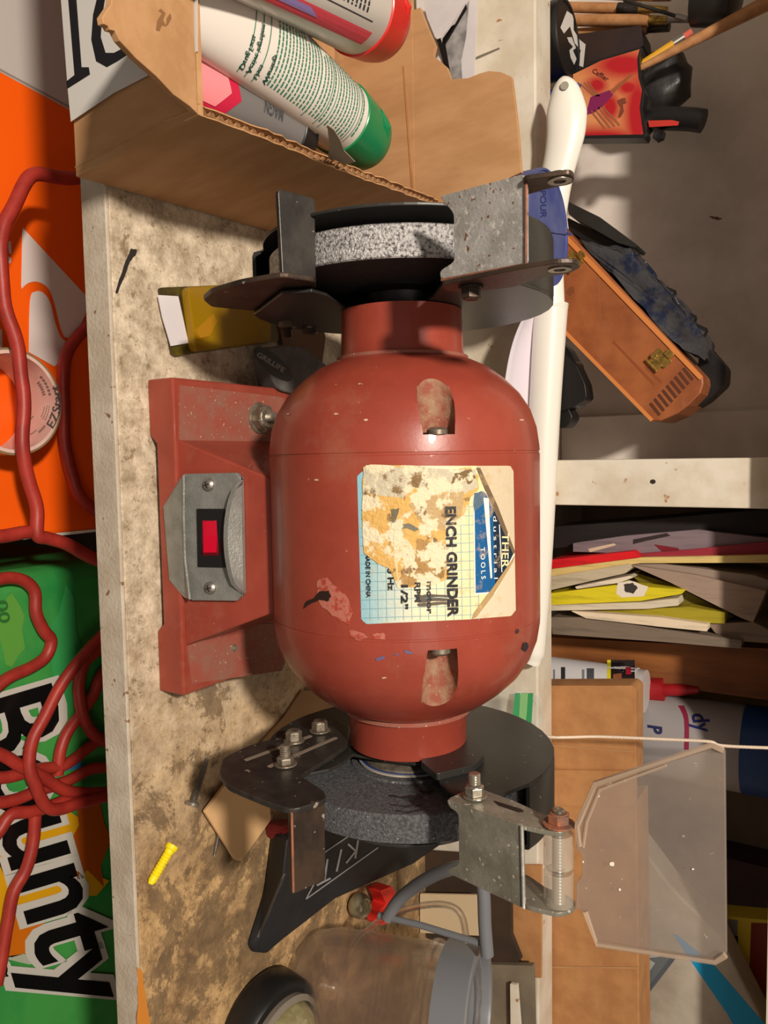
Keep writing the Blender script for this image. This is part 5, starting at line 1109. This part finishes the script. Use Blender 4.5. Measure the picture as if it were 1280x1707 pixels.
hc2 = smoothpath([V(P2(*p)) for p in ((190, 940), (198, 600), (235, 540), (290, 550), (335, 620), (370, 760), (410, 850), (470, 880))], 5)
dec.append(([tuple(p) for p in hc2]+[P2(420, 920), P2(400, 1000), P2(360, 1036), P2(190, 940)], OW, 3))
decal('grey_panel', dec[:2], planemap(2, LZ), printg, ob, eps=.0002)
decal('white_emblem', dec[2:3], planemap(2, LZ), printg, ob, eps=.0002)
decal('white_emblem', dec[3:4], planemap(2, LZ), printg, ob, eps=.0003)
decal('side_lettering', [([P2(40, 215), P2(70, 205), P2(78, 290), P2(60, 290), P2(52, 230), P2(40, 235)], OW, 1), ([P2(48, 300), P2(74, 318), P2(72, 350), P2(56, 352)], OW, 1), ([P2(-10, 520), P2(10, 520), P2(8, 590), P2(-10, 590)], OW, 1), ([P2(-10, 790), P2(12, 790), P2(18, 940), P2(-10, 940)], OW, 1)], planemap(2, LZ), printg, ob, eps=.0002)
eb_ = bm_new(); a = lp(60, 893); b2 = lp(170, 893); prism(eb_, [V((x0-.0012, -.04, LZ+.0003)), V((x0+.0012, -.04, LZ+.0003)), V((x0+.0012, .26, LZ+.0003)), V((x0-.0012, .26, LZ+.0003))], (0, 0, .0006)); obj('white_edge', eb_, whiteplastic, ob)
# tape roll
tz_ = .046; tcx = lp(22, 670, LZ+tz_); kk = (tcx-CAM).dot(FW)/F
ro = 89*kk; ri = ro-.0026
tp = thing('packing_tape_roll', 'nearly used roll of tape with pale printed core lying on the orange carton', 'tape', (tcx.x, tcx.y, LZ+.001)); c = V((tcx.x, tcx.y, LZ+.001))
b = bm_new(); lathe(b, [(0, ri+.001), (0, ro), (tz_, ro), (tz_, ri+.001)], c, (0, 0, 1), 72, closed=True); obj('tape_winding', b, mat('tan_tape', S(136, 118, 84), rough=.25, coat=.3), tp, smooth=35)
pk_ = mat('tape_core_card', S(230, 196, 184), S(214, 180, 168), 40, rough=.5)
b = bm_new(); lathe(b, [(0, ri-.0015), (0, ri+.001), (tz_+.0003, ri+.001), (tz_+.0003, ri-.0015)], c, (0, 0, 1), 72, closed=True); cr0 = obj('core', b, pk_, tp, smooth=35)
def inmap(x, y, o):                        # far wall inside the core
    R_ = ri-.0015-o; d = ray(x, y); oo = CAM-c; a = d.x**2+d.y**2; bq = oo.x*d.x+oo.y*d.y; cc = oo.x**2+oo.y**2-R_*R_
    return CAM+d*((-bq+sqrt(max(bq*bq-a*cc, 0)))/a)
IK = S(70, 84, 84)
its = [(txt('EZStart', (102, 718), (103, 650), -9, .03), IK, 1)]
vs_, fs_ = txt('EZStart', (0, 0), (1, 0), 1, .02)
def arcpt(u, v):                           # runs up the image along the curve of the core
    a = radians(34-56*u); r_ = 80-14*v; return (22+r_*cos(a)*1.0, 670+r_*sin(a))
its = [(([arcpt(p[0], abs(p[1])) for p in vs_], fs_), IK, 1)]
R = random.Random(4)
for rr_2, a0, a1, w_2 in ((60, 30, 5, 1.5), (56, 30, 5, 1.5), (52, 28, 8, 1.5), (60, -10, -45, 4), (50, -12, -40, 5), (64, 50, 36, 4), (40, 60, 34, 2), (60, 62, 50, 2)):
    n_ = 6
    for i in range(n_):
        t0 = a0+(a1-a0)*i/n_; t1 = a0+(a1-a0)*(i+.7)/n_
        q4 = [(22+r_*cos(radians(t)), 670+r_*sin(radians(t))) for r_, t in ((rr_2, t0), (rr_2+w_2, t0), (rr_2+w_2, t1), (rr_2, t1))]
        its.append((q4, S(120, 116, 108), 1))
decal('core_print', its, inmap, printm, cr0, grid=10, eps=.0002)
# green pack
gp = thing('paper_towel_pack', 'green plastic-wrapped paper towel pack with large black white-outlined lettering', 'pack', (.3, .1, FLZ))
gx0 = lp(75, 946).x
b = bm_new(); box(b, (gx0, -.06, FLZ), (.72, .155, LZ-.0045)); bmesh.ops.subdivide_edges(b, edges=b.edges[:], cuts=3, use_grid_fill=True)
b.free(); b = bm_new(); box(b, (gx0, -.06, FLZ), (.72, .155, LZ-.001)); obj('wrap', b, greenb, gp, bev=.016, smooth=60)
tn_ = S(222, 168, 20); OR = S(206, 120, 20)
gi = [(blob(40, 1440, 150, 110, 20), S(216, 160, 24), 1), (blob(30, 1560, 70, 40, 14), S(206, 110, 20), 2), (blob(150, 1400, 34, 90, 14), S(176, 84, 20), 2), ([(0, 1600), (40, 1590), (64, 1600), (50, 1608), (0, 1596)], S(176, 180, 160), 2),
      (blob(110, 1275, 26, 12, 10), S(60, 130, 176), 2), (blob(20, 1050, 30, 60, 12), S(96, 160, 66), 1), (blob(110, 1100, 30, 120, 12), S(56, 156, 84), 1), (blob(140, 1330, 30, 24, 10), S(36, 110, 48), 1)]
WO = S(200, 196, 186); BK = S(16, 16, 16)
b0, b1 = (-62, 1172), (92, 1700)
gi += [(txt('Bounty', b0, b1, 156, .065), WO, 4), (txt('Bounty', (b0[0]+4, b0[1]+9), (b1[0]+2, b1[1]-9), 150, .018), BK, 6), (txt('S', (-22, 1600), (-18, 1634), 34, .12), WO, 4), (txt('S', (-20, 1604), (-17, 1630), 30, .04), BK, 6)]
gi += [(txt('00', (-6, 1002), (0, 1040), 18, .02), S(50, 110, 50), 3)]
decal('printed_name', gi, planemap(2, LZ), printg, gp, eps=.00025)
# red extension cord
ec = bm_new(); cr_ = .0050
def run(pts, z0, z1=None, lead=0):
    z1 = z0 if z1 is None else z1; n = len(pts)
    P_ = smoothpath([on(x, y, 2, z0+(z1-z0)*i/(n-1)) for i, (x, y) in enumerate(pts)], 6)
    P_ = [p+noise.noise_vector(p*30)*.002 for p in P_]
    tube(ec, P_, cr_, 12)
Z = LZ+.0072
run([(150, 286), (128, 294), (90, 294), (55, 292), (36, 310), (22, 345), (8, 380), (2, 430), (10, 500), (24, 560), (34, 620), (40, 680), (36, 740), (46, 800), (60, 850), (62, 890), (80, 896), (110, 906), (150, 930), (200, 950)], Z+.054)
run([(200, 490), (165, 530), (130, 560), (112, 590), (107, 630), (108, 690), (108, 740), (122, 800), (142, 836), (200, 880)], Z+.004)
run([(-40, 893), (0, 892), (40, 886), (64, 886)], Z+.052)
run([(-40, 990), (0, 968), (35, 966), (58, 985), (60, 1020), (72, 1048), (84, 1066), (76, 1092), (50, 1110), (10, 1130), (-30, 1165)], Z)
run([(200, 1040), (168, 1062), (135, 1096), (105, 1140), (78, 1190), (56, 1230), (50, 1275), (58, 1310), (76, 1340), (100, 1348), (140, 1338), (200, 1320)], Z+.016)
run([(200, 1070), (165, 1082), (140, 1105), (131, 1140), (135, 1180), (146, 1212), (170, 1236), (210, 1240)], Z+.004)
run([(190, 1100), (165, 1130), (155, 1160), (135, 1190), (112, 1220), (100, 1250), (94, 1290)], Z)
run([(-30, 1250), (10, 1264), (50, 1286), (90, 1308), (130, 1320), (200, 1322)], Z+.008)
run([(-30, 1300), (10, 1296), (60, 1284), (100, 1276), (140, 1252), (190, 1222)], Z)
run([(-30, 1342), (20, 1336), (60, 1318), (110, 1300), (150, 1282), (200, 1284)], Z+.0)
run([(-30, 1420), (0, 1386), (20, 1358), (50, 1352), (90, 1340), (120, 1330)], Z+.006)
run([(58, 1356), (56, 1400), (44, 1450), (22, 1490), (10, 1550), (4, 1600), (-6, 1640)], Z+.006)
obj('extension_cord', ec, cordm, None, 'long red extension cord looped over the orange carton and green pack', 'cord', smooth=60)
